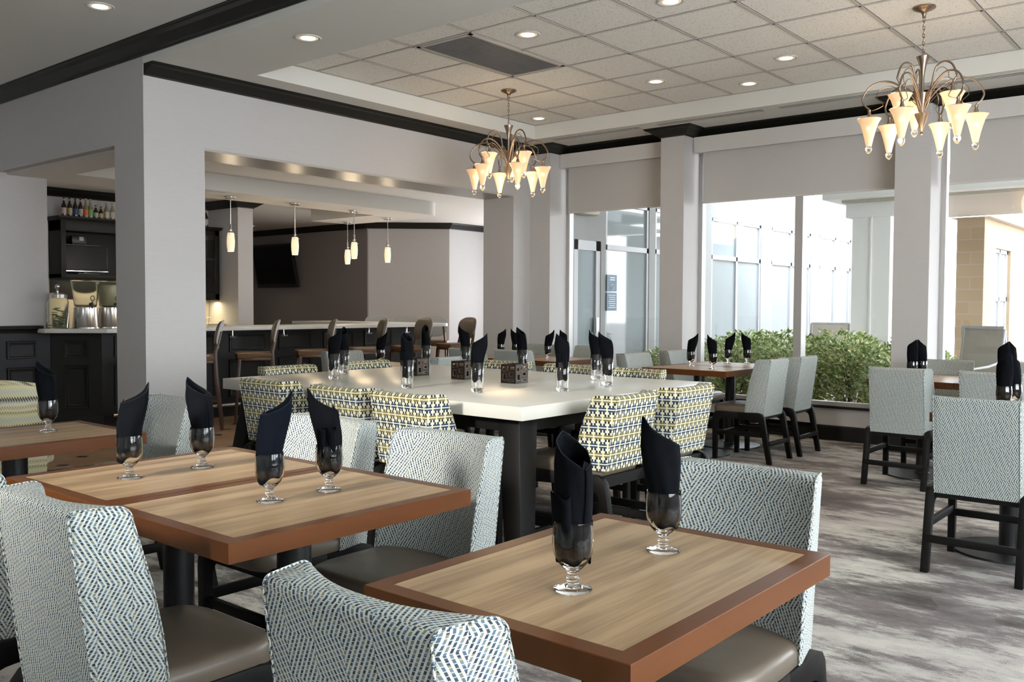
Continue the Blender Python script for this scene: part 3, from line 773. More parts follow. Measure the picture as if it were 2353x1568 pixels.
def caddy():
    t = thing('table_caddy', 'x', 'caddy'); s, h = .055, .108; m = MB(); w_ = .006
    cuts = [(.10, .30, .62, .88), (.40, .52, .66, .92), (.62, .92, .74, .90), (.12, .38, .16, .50), (.56, .84, .38, .58), (.46, .88, .10, .22)]
    g = MB()
    for k in range(4):
        Mx = Matrix.Rotation(PI/2*k, 4, 'Z')
        xs_ = sorted({0, 1, *[c[0] for c in cuts], *[c[1] for c in cuts]}); zs_ = sorted({0, 1, *[c[2] for c in cuts], *[c[3] for c in cuts]})
        for a, b in zip(xs_, xs_[1:]):
            for c, d in zip(zs_, zs_[1:]):
                mx_, mz = (a+b)/2, (c+d)/2
                if any(q[0] < mx_ < q[1] and q[2] < mz < q[3] for q in cuts): continue
                m.box(-s+2*s*a, -s+2*s*b, -s, -s+w_, h*c, h*d, mtx=Mx)
        for q in cuts:
            X0, X1, Z0, Z1 = -s+2*s*q[0], -s+2*s*q[1], h*q[2], h*q[3]; e = .0022
            for bx in ((X0, X0+e, Z0, Z1), (X1-e, X1, Z0, Z1), (X0, X1, Z0, Z0+e), (X0, X1, Z1-e, Z1)): g.box(bx[0], bx[1], -s+.0006, -s+w_+.001, bx[2], bx[3], mtx=Mx)
    m.box(-s, s, -s, s, 0, .006); body = m.build('body', M['caddy'], t)
    g.build('cutout_edge', M['gold'], t)
    MB().box(-s+.012, s-.012, -s+.012, s-.012, .006, h*.80).build('packet_insert', M['plastic'], t)
    return t
CD = Kind(caddy)
CD.put((3.985, 3.300, ZC+.0005), 0, 'dark cut-out caddy on the communal table, the nearest of three', 'caddy', 'cut-out caddies on the communal table')
CD.put((4.000, 3.705, ZC+.0005), 0, 'dark cut-out caddy on the communal table, the middle one', 'caddy', 'cut-out caddies on the communal table')
CD.put((4.010, 4.120, ZC+.0005), 0, 'dark cut-out caddy on the communal table, the farthest one at the left', 'caddy', 'cut-out caddies on the communal table')

# ---------------------------------------------------------------- tables along the windows
gW = 'zigzag chairs along the window wall'
table(7.23, 3.86, PI/2, 'cafe table by the middle window, its left half with two goblets')
table(7.84, 3.86, PI/2, 'cafe table by the middle window, its half against the glass')
dchair(7.28, 3.40, FY, 'zigzag dining chair at the window tables, the left of two with lit backs', gW)
dchair(7.84, 3.37, FY, 'zigzag dining chair at the window tables, right of two with lit backs', gW)
dchair(7.20, 4.33, FNY, 'pale dining chair across the window tables, left of the pillar', gW)
dchair(7.97, 4.33, FNY, 'pale dining chair across the window tables, in front of the pillar', gW)
setting('g', 7.346, 4.01, ZT_, 3, R(126), 'on the window tables, leftmost of four', '')
setting('g', 7.169, 3.70, ZT_, 1, R(-54), 'on the window tables, second from left', '')
setting('g', 7.934, 3.934, ZT_, 3, R(126), 'on the window tables, third from left', '')
setting('g', 8.054, 3.80, ZT_, 2, R(-54), 'on the window tables, rightmost of four', '')
table(7.42, 2.03, 0, 'cafe table on the right before the last pillar'); table(7.42, 1.415, 0, 'cafe table on the right joined to the one before the pillar')
dchair(7.04, 2.05, FX, 'zigzag chair seen from behind at right, left of the farther pair', gW)
dchair(7.01, 1.43, FX, 'zigzag chair seen from behind at right, half hidden between two others', gW)
dchair(7.93, 2.05, FNX, 'zigzag chair beyond the right table, facing the room', gW)
dchair(7.93, 1.36, FNX, 'zigzag chair cut by the right edge beyond the right table', gW)
table(5.38, 1.03, 0, 'cafe table cut by the right edge, behind the large grey chair')
dchair(4.98, 1.06, FX, 'large grey zigzag chair seen from behind at the right edge', gW)
setting('g', 7.20, 2.06, ZT_, 0, R(60), 'above the farther grey chair at right, left of two', '')
setting('g', 7.311, 2.02, ZT_, 1, R(-30), 'above the farther grey chair at right, right of two', '')
setting('g', 7.26, 1.455, ZT_, 0, R(60), 'at the right edge, upper left of the four', '')
setting('g', 7.42, 1.43, ZT_, 1, R(-20), 'at the right edge, upper right of the four', '')
setting('g', 5.272, 1.05, ZT_, 0, R(60), 'at the right edge, lowest and nearest of the four', '')
setting('g', 5.465, 1.04, ZT_, 1, R(-20), 'at the right edge, just behind the lowest one', '')
# ---------------------------------------------------------------- tables in the middle distance
gM = 'zigzag chairs at the far tables'
table(7.41, 5.585, 0, 'far cafe table before the first window, near half'); table(7.41, 6.197, 0, 'far cafe table before the pier, its far half')
dchair(7.08, 5.73, FX, 'grey dining chair seen from behind at the far table, the right of two', gM)
dchair(6.97, 6.24, FX, 'grey dining chair seen from behind at the far table, left of two', gM)
dchair(7.93, 6.30, FNX, 'tan-lit dining chair beyond the far table, left of two', gM)
dchair(8.0, 5.66, FNX, 'tan-lit dining chair beyond the far table, right of two', gM)
setting('g', 7.304, 6.236, ZT_, 2, R(126), 'on the far table before the dark pier, left of two', '')
setting('g', 7.43, 6.14, ZT_, 1, R(-54), 'on the far table before the dark pier, right of two', '')
setting('g', 7.291, 5.598, ZT_, 3, R(126), 'on the far table before the pale wall', '')
setting('g', 7.42, 5.50, ZT_, 0, R(-30), 'on the far table, partly behind a tall glass', '')
table(5.62, 6.06, PI/2, 'far cafe table between the communal table and the bar')
dchair(5.60, 5.57, FY, 'pale dining chair beyond the communal table, right of the bar-side table', gM)
dchair(5.58, 6.56, FNY, 'pale dining chair across the bar-side table, near the stools', gM)
setting('g', 5.60, 6.23, ZT_, 3, R(126), 'alone on the bar-side table', '')

# ---------------------------------------------------------------- the bar
BZ = 1.047; BF = 9.28
t = thing('bar_counter_base', 'dark panelled bar front running behind the stools', 'bar', (4.5, BF, 0))
b = MB(); b.prism([(-.39+.002, .32), (0, 0), (4.70, 0), (4.70, 2.3), (4.15, 2.3), (4.15, .55), (-.2, .55)], .0, BZ-.045)
b.build('carcass', M['cab'], t, smooth=0)
MB().prism([(-.40, .30), (0, -.02), (4.72, -.02), (4.72, .0), (0, 0), (-.388, .318)], 0, .14).build('plinth', M['crown'], t)
for k in range(7):
    x0 = 5.33-.02+.685*k-4.5-.685
    if x0+.50 > 4.7: break
    f = MB(); frame_mold(f, x0, x0+.50, .745, .965, 0); frame_mold(f, x0, x0+.50, .22, .66, 0); f.build('molding', M['crown'], t)
ang = math.atan2(-.32, .39)
mx = Matrix.Translation((-.388, .318, 0)) @ Matrix.Rotation(ang, 4, 'Z')
f = MB(); frame_mold(f, .14, .37, .745, .925, 0, mtx=mx); frame_mold(f, .14, .37, .22, .665, 0, mtx=mx); f.build('molding', M['crown'], t)
arc = [(9.30+.17*math.sin(a), 9.17-.17*math.cos(a)) for a in [R(90)*k/6 for k in range(7)]]
tag(MB().prism([(3.98, 9.40), (4.42, 9.0)]+arc+[(9.47, 11.75), (8.72, 11.75), (8.72, 9.72), (4.115, 9.72), (4.115, 9.585), (3.98, 9.585)], BZ-.042, BZ).build('bar_worktop', M['bartop'], bevel=.003),
    'long pale quartz bar top running the width of the opening', 'worktop')
t = thing('foot_rail', 'brushed steel foot rail along the foot of the bar', 'rail', (4.55, 9.10, 0))
MB().tube([(-.03, 0, .155), (4.7, 0, .155)], .021, 14).lathe([(.001, .20), (.02, .202), (.032, .210), (.02, .22), (.001, .222)], 14, (.02, 0, 0)).build('rail', M['steel'], t)
for x in (.05, 1.6, 3.1, 4.6): MB().tube([(x, 0, .155), (x, .05, .09), (x, .16, .06)], .010, 8).build('bracket', M['steel'], t)
def hook():
    m = MB(); m.box(-.012, .012, -.004, 0, -.03, .02)
    m.tube([(0, -.006, .05), (0, -.010, -.02)], .0035, 8)
    for s in (-1, 1): m.tube([(0, -.010, -.015)]+[(s*(.020-.020*math.cos(a)), -.02, -.02-.018*math.sin(a)) for a in [PI*k/8 for k in range(9)]], .003, 8)
    return m.build('purse_hook', M['chrome'])
HK = Kind(hook)
for x, l in zip((5.90, 6.60, 7.27, 7.94, 8.62), ('at the left', 'second from left', 'in the middle', 'second from right', 'at the right')):
    HK.put((x, 9.06, BZ-.085), 0, 'chrome double purse hook under the bar top, '+l, 'hook', 'purse hooks under the bar')
gS = 'leather bar stools'
for x, y, a, l in ((5.18, 8.60, 57, 'brown leather bar stool cut by the big corner post'), (5.90, 8.62, 57, 'brown leather bar stool first in full view right of the post'), (6.72, 8.64, 57, 'brown leather bar stool in front of the bar, behind the left tall glasses'),
                   (7.54, 8.66, 60, 'brown leather bar stool in front of the bar middle'), (8.30, 8.66, 76, 'brown leather bar stool near the right end of the bar'), (9.22, 8.72, 76, 'brown leather bar stool past the bar end, by the dark pier')):
    BS.put((x, y, 0), R(a), l, 'stool', gS)
for x, y, l in ((9.83, 9.72, 'bar stool with grey linen inner back showing round the bar corner'), (10.12, 10.58, 'grey linen stool back peeping over the bar, the right one'), (10.07, 11.22, 'grey linen stool back peeping over the bar, left one')):
    BS.put((x, y, 0), R(-50), l, 'stool', gS)
# pendants
def pendant():
    t = thing('pendant_light', 'x', 'lamp'); z = ZH
    MB().lathe([(.062, -.006), (.062, -.022), (.05, -.026), (.012, -.030), (.012, -.045)], 28).lathe([(.07, -.008), (.07, 0)], 28).build('canopy', M['chrome'], t)
    MB().tube([(0, 0, -.03), (0, 0, -.40)], .0045, 8).build('stem', M['steel'], t)
    MB().lathe([(.010, -.40), (.013, -.33), (.008, -.32)], 16).lathe([(.026, -.392), (.026, -.398), (.012, -.402), (.018, -.43)], 20).build('socket', M['chrome'], t)
    s = MB().lathe([(.036, -.425), (.043, -.47), (.047, -.53), (.044, -.59), (.036, -.645), (.033, -.645), (.041, -.59), (.044, -.53), (.040, -.47), (.033, -.427)], 28)
    sh = s.build('shade', M['pendglow'], t, smooth=60)
    MB().sphere((.036, -.028, -.443), .006).sphere((-.036, -.028, -.443), .006).build('thumb_screw', M['chrome'], sh)
    return t
PD = Kind(pendant)
for x, y, l in ((6.13, 9.43, 'cream glass pendant over the bar, leftmost'), (7.02, 9.39, 'cream glass pendant over the bar, left of the screen edge'), (8.055, 9.48, 'cream glass pendant over the bar, third along the front'),
                (9.06, 9.92, 'cream glass pendant at the bar corner, rightmost'), (9.07, 10.83, 'cream glass pendant over the bar leg, the lower one of the close pair')):
    PD.put((x, y, ZH), 0, l, 'lamp', 'cream pendants over the bar')
    light('POINT', 'pendant_glow', (x, y, 1.86), 5, (1, .78, .52), shadow_soft_size=.04)
# television
t = thing('television', 'large black flat television tilted on the dark far wall', 'television', (10.66, 14.80, 2.05), 0)
Mx = Matrix.Translation((-.06, 0, .0)) @ Matrix.Rotation(R(-11), 4, 'Y')
MB().box(-.04, .02, -.64, .64, -.42, .42, mtx=Mx).build('bezel', M['plastic'], t, bevel=.006)
MB().box(-.043, -.039, -.605, .605, -.345, .385, mtx=Mx).build('screen', M['tv'], t)
MB().box(.0, .14, -.15, .15, -.12, .12).build('wall_mount', M['plastic'], t)
# back bar cabinet
cyf = 11.5
t = thing('back_bar_cabinet', 'tall dark cabinet behind the bar with an open television niche', 'cabinet', (5.08, cyf, 0))
c = MB(); H0, H1 = 1.625, 2.37
c.box(0, .03, 0, .34, H0, H1).box(1.30, 1.34, 0, .34, 1.36, H1).box(0, 2.21, 0, .34, H1-.16, H1).box(0, 1.32, 0, .34, H0, H0+.05).box(0, 2.21, .32, .34, 1.36, H1).box(0, .06, -.01, .01, H0, H1).box(2.17, 2.21, 0, .34, 1.36, H1).box(1.34, 2.2, 0, .34, 1.36, 1.40)
c.build('carcass', M['cab'], t, bevel=.003)
struct_c = sweep([(0, .34), (0, 0), (2.21, 0), (2.21, .34)], [(0, H1-.03), (.02, H1-.02), (.035, H1), (.035, H1+.02), (0, H1+.02)], side=-1).box(0, 2.21, 0, .34, H1, H1+.018)
struct_c.build('cornice', M['cab'], t)
for k in range(2):
    x0 = 1.36+.42*k
    d = MB(); d.box(x0, x0+.06, -.02, 0, 1.38, H1-.03).box(x0+.35, x0+.41, -.02, 0, 1.38, H1-.03).box(x0, x0+.41, -.02, 0, 1.38, 1.45).box(x0, x0+.41, -.02, 0, H1-.10, H1-.03)
    dd = d.build('door', M['cab'], t, bevel=.002)
    MB().box(x0+.06, x0+.35, -.012, -.008, 1.45, H1-.10).build('glass_pane', M['winglass'], dd)
    MB().sphere((x0+(.38 if k == 0 else .03), -.03, 1.7), .012).build('knob', M['steel'], dd)
for z in (1.65, 1.93): MB().box(1.34, 2.17, .02, .32, z, z+.015).build('shelf', M['cab'], t)
t = thing('back_counter', 'low counter against the warm wall behind the bar', 'counter', (4.2, 11.3, 0))
MB().box(0, 3.1, 0, .54, 0, .88).build('base', M['cab'], t); MB().box(0, 3.12, -.02, .545, .88, .92).build('top', M['quartz'], t)
struct('trim_7', MB().box(4.12, 7.32, 11.83, 11.849, .92, 1.62), M['warmlit_wall'])
light('AREA', 'under_cabinet_light', (6.9, 11.62, 1.34), 5, (1, .82, .5), shape='RECTANGLE', size=.8, size_y=.12)
light('AREA', 'under_cabinet_light', (5.7, 11.62, 1.60), 5, (1, .82, .5), shape='RECTANGLE', size=1.0, size_y=.12)
t = thing('monitor', 'small black monitor in the niche of the back bar cabinet', 'television', (5.42, 11.56, 1.675))
MB().box(-.27, .27, -.02, .03, .03, .36).build('bezel', M['plastic'], t, bevel=.004); MB().box(-.255, .255, -.022, -.019, .06, .345).build('screen', M['tv'], t)
MB().box(-.13, .13, -.06, .09, 0, .012).box(-.03, .03, 0, .02, .0, .06).build('stand', M['plastic'], t)
MB().box(-.27, .27, -.026, -.021, .034, .042).build('lower_trim', M['chrome'], t)
t = thing('receiver_box', 'little black box with a white label above the small monitor', 'electronics', (5.36, 11.66, 2.05))
MB().box(-.09, .09, -.05, .05, 0, .11).build('case', M['plastic'], t, bevel=.01); MB().box(.0, .055, -.052, -.049, .05, .10).build('sticker', M['white'], t)
MB().box(-.25, .25, -.07, .16, -.013, 0).build('bracket', M['plastic'], t)
# bottles on the cabinet top
def bottle(h, r, body, label, cap):
    t = thing('beer_bottle', 'x', 'bottle')
    MB().lathe([(r*.95, 0), (r, .006), (r, h*.52), (r*.85, h*.60), (r*.45, h*.72), (r*.36, h*.95), (r*.40, h*.955)], 16).build('body', body, t)
    MB().lathe([(r*1.02, h*.12), (r*1.02, h*.44)], 16, caps=False).build('paper_label', mat('bottle_label', label, .6), t)
    MB().lathe([(r*.42, h*.955), (r*.46, h*.96), (r*.46, h)], 12).build('cap', mat('bottle_cap', cap, .4), t)
    MB().lathe([(r*.42, h*.80), (r*.40, h*.90)], 12, caps=False).build('neck_label', mat('bottle_neck_label', [v*.9 for v in label], .6), t)
    return t
BT = [(5.151, .24, 0, (.50, .38, .36), 'with a pink and white label, leftmost'), (5.222, .24, 0, (.42, .36, .20), 'with a cream label, second from left'), (5.292, .24, 0, (.03, .08, .22), 'with a blue label'),
      (5.357, .24, 0, (.42, .40, .38), 'with a grey label, beside the orange one'), (5.424, .24, 1, (.65, .15, .04), 'with an orange label'), (5.483, .24, 1, (.15, .42, .12), 'with a green label'),
      (5.551, .17, 0, (.40, .42, .42), 'short, with a round grey label'), (5.618, .16, 0, (.50, .36, .14), 'short, with a tan label'), (5.692, .22, 1, (.50, .48, .42), 'pale glass with a white label'), (5.767, .22, 1, (.50, .42, .34), 'pale glass, cut by the column edge'), (7.12, .25, 0, (.45, .43, .40), 'alone above the glass-door cabinet')]
for x, h, k, c_, l in BT:
    b = bottle(h, .028, M['clearbottle' if k else 'bottle'], c_, (.5, .5, .48) if k else (.04, .04, .04)); b.location = (x, 11.56, H1+.0205)
    tag(b, 'beer bottle on the cabinet top, '+l, 'bottle', 'beer bottles on the cabinet')
# bottles and stemware behind the glass doors and on the back counter
for i, (x, z) in enumerate(((6.98, 1.40), (7.02, 1.665), (7.05, 1.945))):
    b = bottle(.22, .035, M['bottle'], (.5, .48, .42), (.04, .04, .04)); b.location = (x+.06, 11.66, z+.001)
    tag(b, 'liquor bottle behind the cabinet glass on the %s shelf' % ('bottom', 'middle', 'top')[i], 'bottle', 'liquor bottles in the cabinet')
def wine():
    return lathe_glass([(0, .2), (.030, .2), (.031, .198), (.005, .19), (.004, .12), (.02, .10), (.036, .06), (.033, .0)], [(.031, .001), (.034, .06), (.018, .098), (0, .105)], 16).build('wine_glass', M['glass'], smooth=60)
WG = Kind(wine)
for i in range(6):
    WG.put((6.72+.085*i, 11.45+.07*(i % 2), .921), 0, 'upturned wine glass on the back counter under the cabinet, %s' % ('first', 'second', 'third', 'fourth', 'fifth', 'sixth')[i]+' from the left', 'glass', 'upturned wine glasses')
tag(MB().box(7.0, 7.30, 11.35, 11.6, .921, 1.03).build('napkin_tray', mat('pale_tray', (.55, .48, .34), .6), bevel=.004), 'pale tray on the back counter beside the wine glasses', 'tray')
# drinks dispensers and the cucumber water jar
def dispenser(liq):
    t = thing('drink_dispenser', 'x', 'drink dispenser')
    MB().lathe([(.132, 0), (.132, .012), (.126, .02), (.112, .19), (.112, .215), (.10, .215)], 36).build('base', M['steel'], t)
    MB().lathe([(.098, .216), (.108, .24), (.135, .46), (.138, .48), (.135, .48), (.131, .46), (.104, .245), (.09, .226)], 36).build('tank', M['acryl'], t, smooth=60)
    MB().lathe([(.001, .50), (.09, .50), (.140, .492), (.143, .478), (.137, .478)], 36).build('lid', M['acryl'], t, smooth=60)
    if liq: MB().lathe([(.086, .232), (.100, .25), (.128, .45), (.127, .452)], 30).build('contents', liq, t)
    sp_ = MB(); sp_.tube([(0, -.10, .25), (0, -.15, .25)], .014, 10).tube([(0, -.145, .27), (0, -.145, .205)], .012, 10, taper=.008)
    sp_.tube([(0, -.145, .26), (0, -.15, .285)]+[(.020*math.sin(a), -.155, .31-.024*math.cos(a)) for a in [2*PI*k/10 for k in range(11)]], .0045, 6); sp_.build('tap', M['plastic'], t)
    return t
d = dispenser(None); d.location = (4.385, 9.38, BZ+.0005); tag(d, 'clear drink dispenser on steel base, between the jar and the column', 'drink dispenser', 'drink dispensers')
d = dispenser(M['lemon']); d.location = (4.665, 9.42, BZ+.0005); tag(d, 'lemon water dispenser cut by the column edge', 'drink dispenser', 'drink dispensers')
t = thing('water_jar', 'big glass jar of sliced cucumber with a knobbed lid', 'jar', (4.118, 9.345 + .07, BZ+.0005))
MB().lathe([(.095, 0), (.104, .01), (.104, .27), (.094, .30), (.080, .315), (.078, .315), (.090, .297), (.099, .27), (.099, .014), (.001, .010)], 32).build('body', M['acryl'], t, smooth=60)
MB().lathe([(.088, .312), (.090, .345), (.06, .362), (.012, .37), (.010, .40), (.022, .415), (.024, .432), (.012, .448), (.001, .45)], 28).build('lid', M['steel'], t, smooth=60)
cu = MB()
rnd = random.Random(3)
for k in range(26):
    cu.lathe([(.026, 0), (.027, .003), (.026, .006)], 14, (rnd.uniform(-.062, .062), rnd.uniform(-.062, .062), .014+.0078*k))
cu.build('cucumber', M['cucumber'], t)

# ---------------------------------------------------------------- chandeliers
def chandelier():
    t = thing('chandelier', 'x', 'chandelier')
    MB().lathe([(.073, 0), (.073, -.010), (.055, -.020), (.020, -.034), (.012, -.055), (.012, -.07)], 32).build('canopy', M['bronze'], t, smooth=50)
    ch = MB()
    for k in range(9):
        zc = -.085-.026*k; pl = [(.0075*math.cos(a), 0, .018*math.sin(a)) for a in [2*PI*j/12 for j in range(12)]]
        pts = [(x, 0, z+zc) if k % 2 == 0 else (0, x, z+zc) for x, _, z in pl]; pts.append(pts[0]); ch.tube(pts, .0022, 6)
    for s in (-1, 1): ch.tube([(0, 0, -.295), (s*.012, 0, -.325), (s*.012, 0, -.335)], .0022, 6)
    ch.build('chain', M['bronze'], t)
    MB().lathe([(.002, -.325), (.043, -.330), (.043, -.334), (.030, -.365), (.018, -.41), (.012, -.45), (.010, -.47), (.010, -.58), (.002, -.58)], 24).build('stem', M['bronze'], t, smooth=50)
    MB().lathe([(.002, -.575), (.046, -.578), (.040, -.60), (.026, -.65), (.018, -.70), (.016, -.712), (.048, -.715), (.042, -.735), (.026, -.775), (.010, -.82), (.004, -.835), (.011, -.845), (.008, -.856), (.001, -.858)], 28).build('hub', M['bronze'], t, smooth=50)
    arms = [(R(a), .335, -.735, -.485) for a in (-75, -15, 45, 105, 165, 225)]+[(R(a), .19, -.60, -.385) for a in (80, 200, 320)]
    for a, r, zt, zp in arms:
        c, s = math.cos(a), math.sin(a)
        def P(q, z): return (q*c, q*s, z)
        ctrl = [(.015, -.70), (.045, -.62), (.30*r+.02, zp-.06+.01), (r*.66, zp), (r*.96, zp-.022), (r*1.13, zp-.10), (r*1.10, zt+.098), (r*1.0, zt+.065)]
        pts = catmull(ctrl, 10)
        ar = MB().tube([P(*p) for p in pts], .0065, 8).build('arm', M['bronze'], t, smooth=60)
        curl = catmull([(.03, -.66), (.32*r+.01, zp-.085), (r*.60, zp-.035), (r*.82, zp-.06), (r*.86, zp-.11), (r*.74, zp-.155), (r*.80, zt+.075), (r*.95, zt+.055)], 7)
        MB().tube([P(*p) for p in curl], .0028, 6).build('curl', M['bronze'], ar, smooth=60)
        MB().lathe([(.006, zt+.066), (.012, zt+.06), (.009, zt+.045), (.020, zt+.004), (.020, zt-.010)], 16, P(r, 0)).build('socket', M['bronze'], ar)
        sh = MB().lathe([(.078, zt), (.074, zt-.006), (.058, zt-.035), (.045, zt-.075), (.032, zt-.125), (.021, zt-.175), (.017, zt-.190), (.014, zt-.190), (.018, zt-.175), (.029, zt-.125), (.042, zt-.075), (.055, zt-.035), (.071, zt-.006), (.076, zt+.001)], 28, P(r, 0))
        so = sh.build('shade', M['shadeglow'], t, smooth=60)
        MB().lathe([(.001, zt-.186), (.020, zt-.192), (.023, zt-.205), (.019, zt-.220), (.008, zt-.236), (.001, zt-.242)], 16, P(r, 0)).build('glass_tip', M['glass'], so, smooth=60)
        MB().sphere(P(r, zt-.065), .016).build('bulb', M['bulb'], so)
        MB().lathe([(.0780, zt-.002), (.0800, zt+.001), (.0770, zt+.003)], 28, P(r, 0)).build('rim', M['glass'], so, smooth=60)
    return t
def catmull(p, n):
    out = []; q = [p[0]]+list(p)+[p[-1]]
    for i in range(1, len(q)-2):
        for k in range(n):
            u = k/n; out.append(tuple(.5*(2*q[i][d]+(-q[i-1][d]+q[i+1][d])*u+(2*q[i-1][d]-5*q[i][d]+4*q[i+1][d]-q[i+2][d])*u*u+(-q[i-1][d]+3*q[i][d]-3*q[i+1][d]+q[i+2][d])*u**3) for d in range(2)))
    out.append(tuple(p[-1])); return out
CH = Kind(chandelier); vdir = R(39.8-90)
CH.put((6.617, 5.566, ZT-.0005), vdir, 'smaller-looking chandelier hanging left of the window pillar, nine frosted shades', 'chandelier', 'bronze chandeliers with frosted shades')
CH.put((6.558, 1.848, ZT-.0005), vdir, 'chandelier hanging at the upper right, nine frosted shades', 'chandelier', 'bronze chandeliers with frosted shades')
for x, y in ((6.617, 5.566), (6.558, 1.848)): light('POINT', 'chandelier_glow', (x, y, 2.42), 16, (1, .74, .46), shadow_soft_size=.25)

# ---------------------------------------------------------------- recessed lights, grille, slot diffusers
def downlight():
    t = thing('recessed_light', 'x', 'ceiling light')
    MB().lathe([(.072, 0), (.074, -.004), (.088, -.006), (.094, -.001), (.094, .0), (.072, .0)], 32).build('trim_ring', M['ring'], t, smooth=60)
    MB().lathe([(.072, -.0005), (.069, -.0035), (.060, -.0042), (.052, -.0035)], 28, caps=False).build('reflector', M['can'], t, smooth=60)
    MB().lathe([(.052, -.0034), (.001, -.0034)], 28, caps=False).build('lamp', M['canbulb'], t)
    return t
DL = Kind(downlight); gL = 'recessed ceiling lights'
for x, y, z, l in ((3.02, 6.19, ZT, 'in the high left ceiling, upper left corner'), (4.043, 5.247, ZS, 'in the painted soffit above the corner post'), (5.356, 4.32, ZT-.0005, 'beside the black grille'), (5.379, 3.119, ZT-.0005, 'at the top edge of the picture'),
                   (7.177, 3.084, ZT-.0005, 'in the tiles, rightmost'), (7.187, 4.31, ZT-.0005, 'in the tiles, halfway between the chandeliers'), (7.785, 3.693, ZT-.0005, 'in the tiles, near the window soffit'), (7.802, 6.135, ZT-.0005, 'in the tile corner right of the left chandelier'),
                   (9.45, 12.1, ZB-.0005, 'in the bar ceiling by the dark wall'), (9.85, 14.5, ZB-.0005, 'in the bar ceiling beside the far pillar')):
    DL.put((x, y, z), 0, 'round recessed light '+l, 'ceiling light', gL)
    L = light('SPOT', 'recessed_lamp', (x, y, z-.03), 14, (1, .84, .62), spot_size=R(95), spot_blend=.8, shadow_soft_size=.12)
v = VENT; t = thing('air_grille', 'black slatted return air grille in the tile ceiling', 'vent', (v[0], v[2], ZT))
vx, vy = v[1]-v[0], v[3]-v[2]
MB().box(0, vx, 0, .03, -.008, .0).box(0, vx, vy-.03, vy, -.008, .0).box(0, .03, 0, vy, -.008, .0).box(vx-.03, vx, 0, vy, -.008, .0).build('frame', M['grid'], t)
MB().box(.03, vx-.03, .03, vy-.03, .0, .004).build('backing', M['ventdark'], t)
m = MB()
for k in range(24):
    y = .04+(vy-.08)*k/23; m.box(.03, vx-.03, y-.0035, y+.0035, -.008, -.002)
m.build('slats', M['vent'], t)
def slot():
    t = thing('slot_diffuser', 'x', 'vent')
    m = MB()
    for k in range(4): m.box(-.055+.035*k, -.050+.035*k+.002, -.58, .58, -.004, 0)
    m.box(-.055, .057, -.585, -.575, -.004, 0).box(-.055, .057, .575, .585, -.004, 0); m.build('frame', M['valance'], t)
    MB().box(-.05, .05, -.575, .575, -.001, .0).build('slots', M['ventdark'], t)
    return t
SD = Kind(slot)
for y, l in ((5.69, 'nearest the corner'), (4.33, 'between the corner and the large chandelier'), (3.02, 'left of the large chandelier'), (1.72, 'behind the large chandelier')):
    SD.put((8.23, y, ZS-.0005), 0, 'linear slot air diffuser in the window soffit, '+l, 'vent', 'slot diffusers above the windows')
SD.put((5.3, 9.12, ZH-.0005), PI/2, 'linear slot air diffuser in the strip above the bar', 'vent', 'slot diffusers above the windows')

# ---------------------------------------------------------------- outside
struct('floor', MB().box(XW+.16, 60, -40, 6.95, -.06, -.01), M['paver'])
EX = thing('hotel_wing', 'white rendered building wing with tall windows outside the glass', 'building', (8.96, 6.9, 0))
def bw(mb, name, m, par=None, **kw): return mb.build(name, m, par or EX, smooth=0, **kw)
wins = [(1.22, 2.33, 0), (2.50, 3.55, 0), (4.23, 6.06, 1), (6.50, 8.30, 1), (8.75, 10.5, 1)]
w = MB(); xs_ = [4.3]
segs = [(4.25, 4.23+.0)]
w.box(.25, 14, -.05, .25, 2.72, 3.75)
last = 1.11
w.box(.25, .50, -.05, .25, 0, 2.72)
for a, b_, _ in wins: w.box(last, a, -.05, .25, .10, 2.72); last = b_
w.box(last, 14, -.05, .25, .10, 2.72); w.box(.50, 1.11, -.05, .25, 2.16, 2.72); w.box(1.11, 14, -.05, .25, -.01, .12)
bw(w, 'wall', M['extwhite'])
for a, b_, two in wins:
    f = MB(); fw = .05
    f.box(a, a+fw, -.04, .04, .12, 2.72).box(b_-fw, b_, -.04, .04, .12, 2.72).box(a, b_, -.04, .04, 2.67, 2.72).box(a, b_, -.04, .04, .12, .17).box(a, b_, -.04, .04, 2.06, 2.13)
    if two: f.box((a+b_)/2-.03, (a+b_)/2+.03, -.04, .04, .12, 2.72)
    fo = bw(f, 'window', M['white']); bw(MB().box(a+fw, b_-fw, -.01, .01, .17, 2.67), 'pane', M['extglass'], fo)
d = MB(); d.box(.50, .60, -.04, .04, 0, 2.16).box(1.01, 1.11, -.04, .04, 0, 2.16).box(.5, 1.11, -.04, .04, 2.03, 2.16).box(.5, 1.11, -.04, .04, 0, .25)
do = bw(d, 'door', M['white']); bw(MB().box(.60, 1.01, -.01, .01, .25, 2.03), 'pane', M['extglass'], do); bw(MB().box(.97, 1.03, -.08, -.04, .95, 1.15), 'handle', M['steel'], do)
for z0, z1, k in ((1.50, 1.725, 0), (1.24, 1.485, 1)):
    t = thing('wall_sign', ('square slate sign with a round symbol beside the outside door' if k == 0 else 'slate notice of text lines below the symbol sign'), 'sign', (10.315, 6.83, z0)); h = z1-z0
    MB().box(-.13, .11, 0, .012, 0, h).build('plate', M['sign'], t)
    m = MB()
    if k == 0:
        for q in range(2): m.box(-.06, .06, -.002, 0, h*.80-.03*q, h*.80-.03*q+.012)
        m.tube([(.035*math.cos(a), -.003, .06+.035*math.sin(a)) for a in [2*PI*j/20 for j in range(21)]], .004, 6).tube([(-.024, -.003, .084), (.024, -.003, .036)], .004, 6)
    else:
        for q in range(7): m.box(-.09+.012*(q % 3), .08-.01*(q % 2), -.002, 0, h*.84-.028*q, h*.84-.028*q+.008)
    m.build('lettering', M['signtext'], t)
t = thing('wall_lamp', 'cream outdoor wall lamp above the outside door', 'lamp', (9.62, 6.84, 2.47))
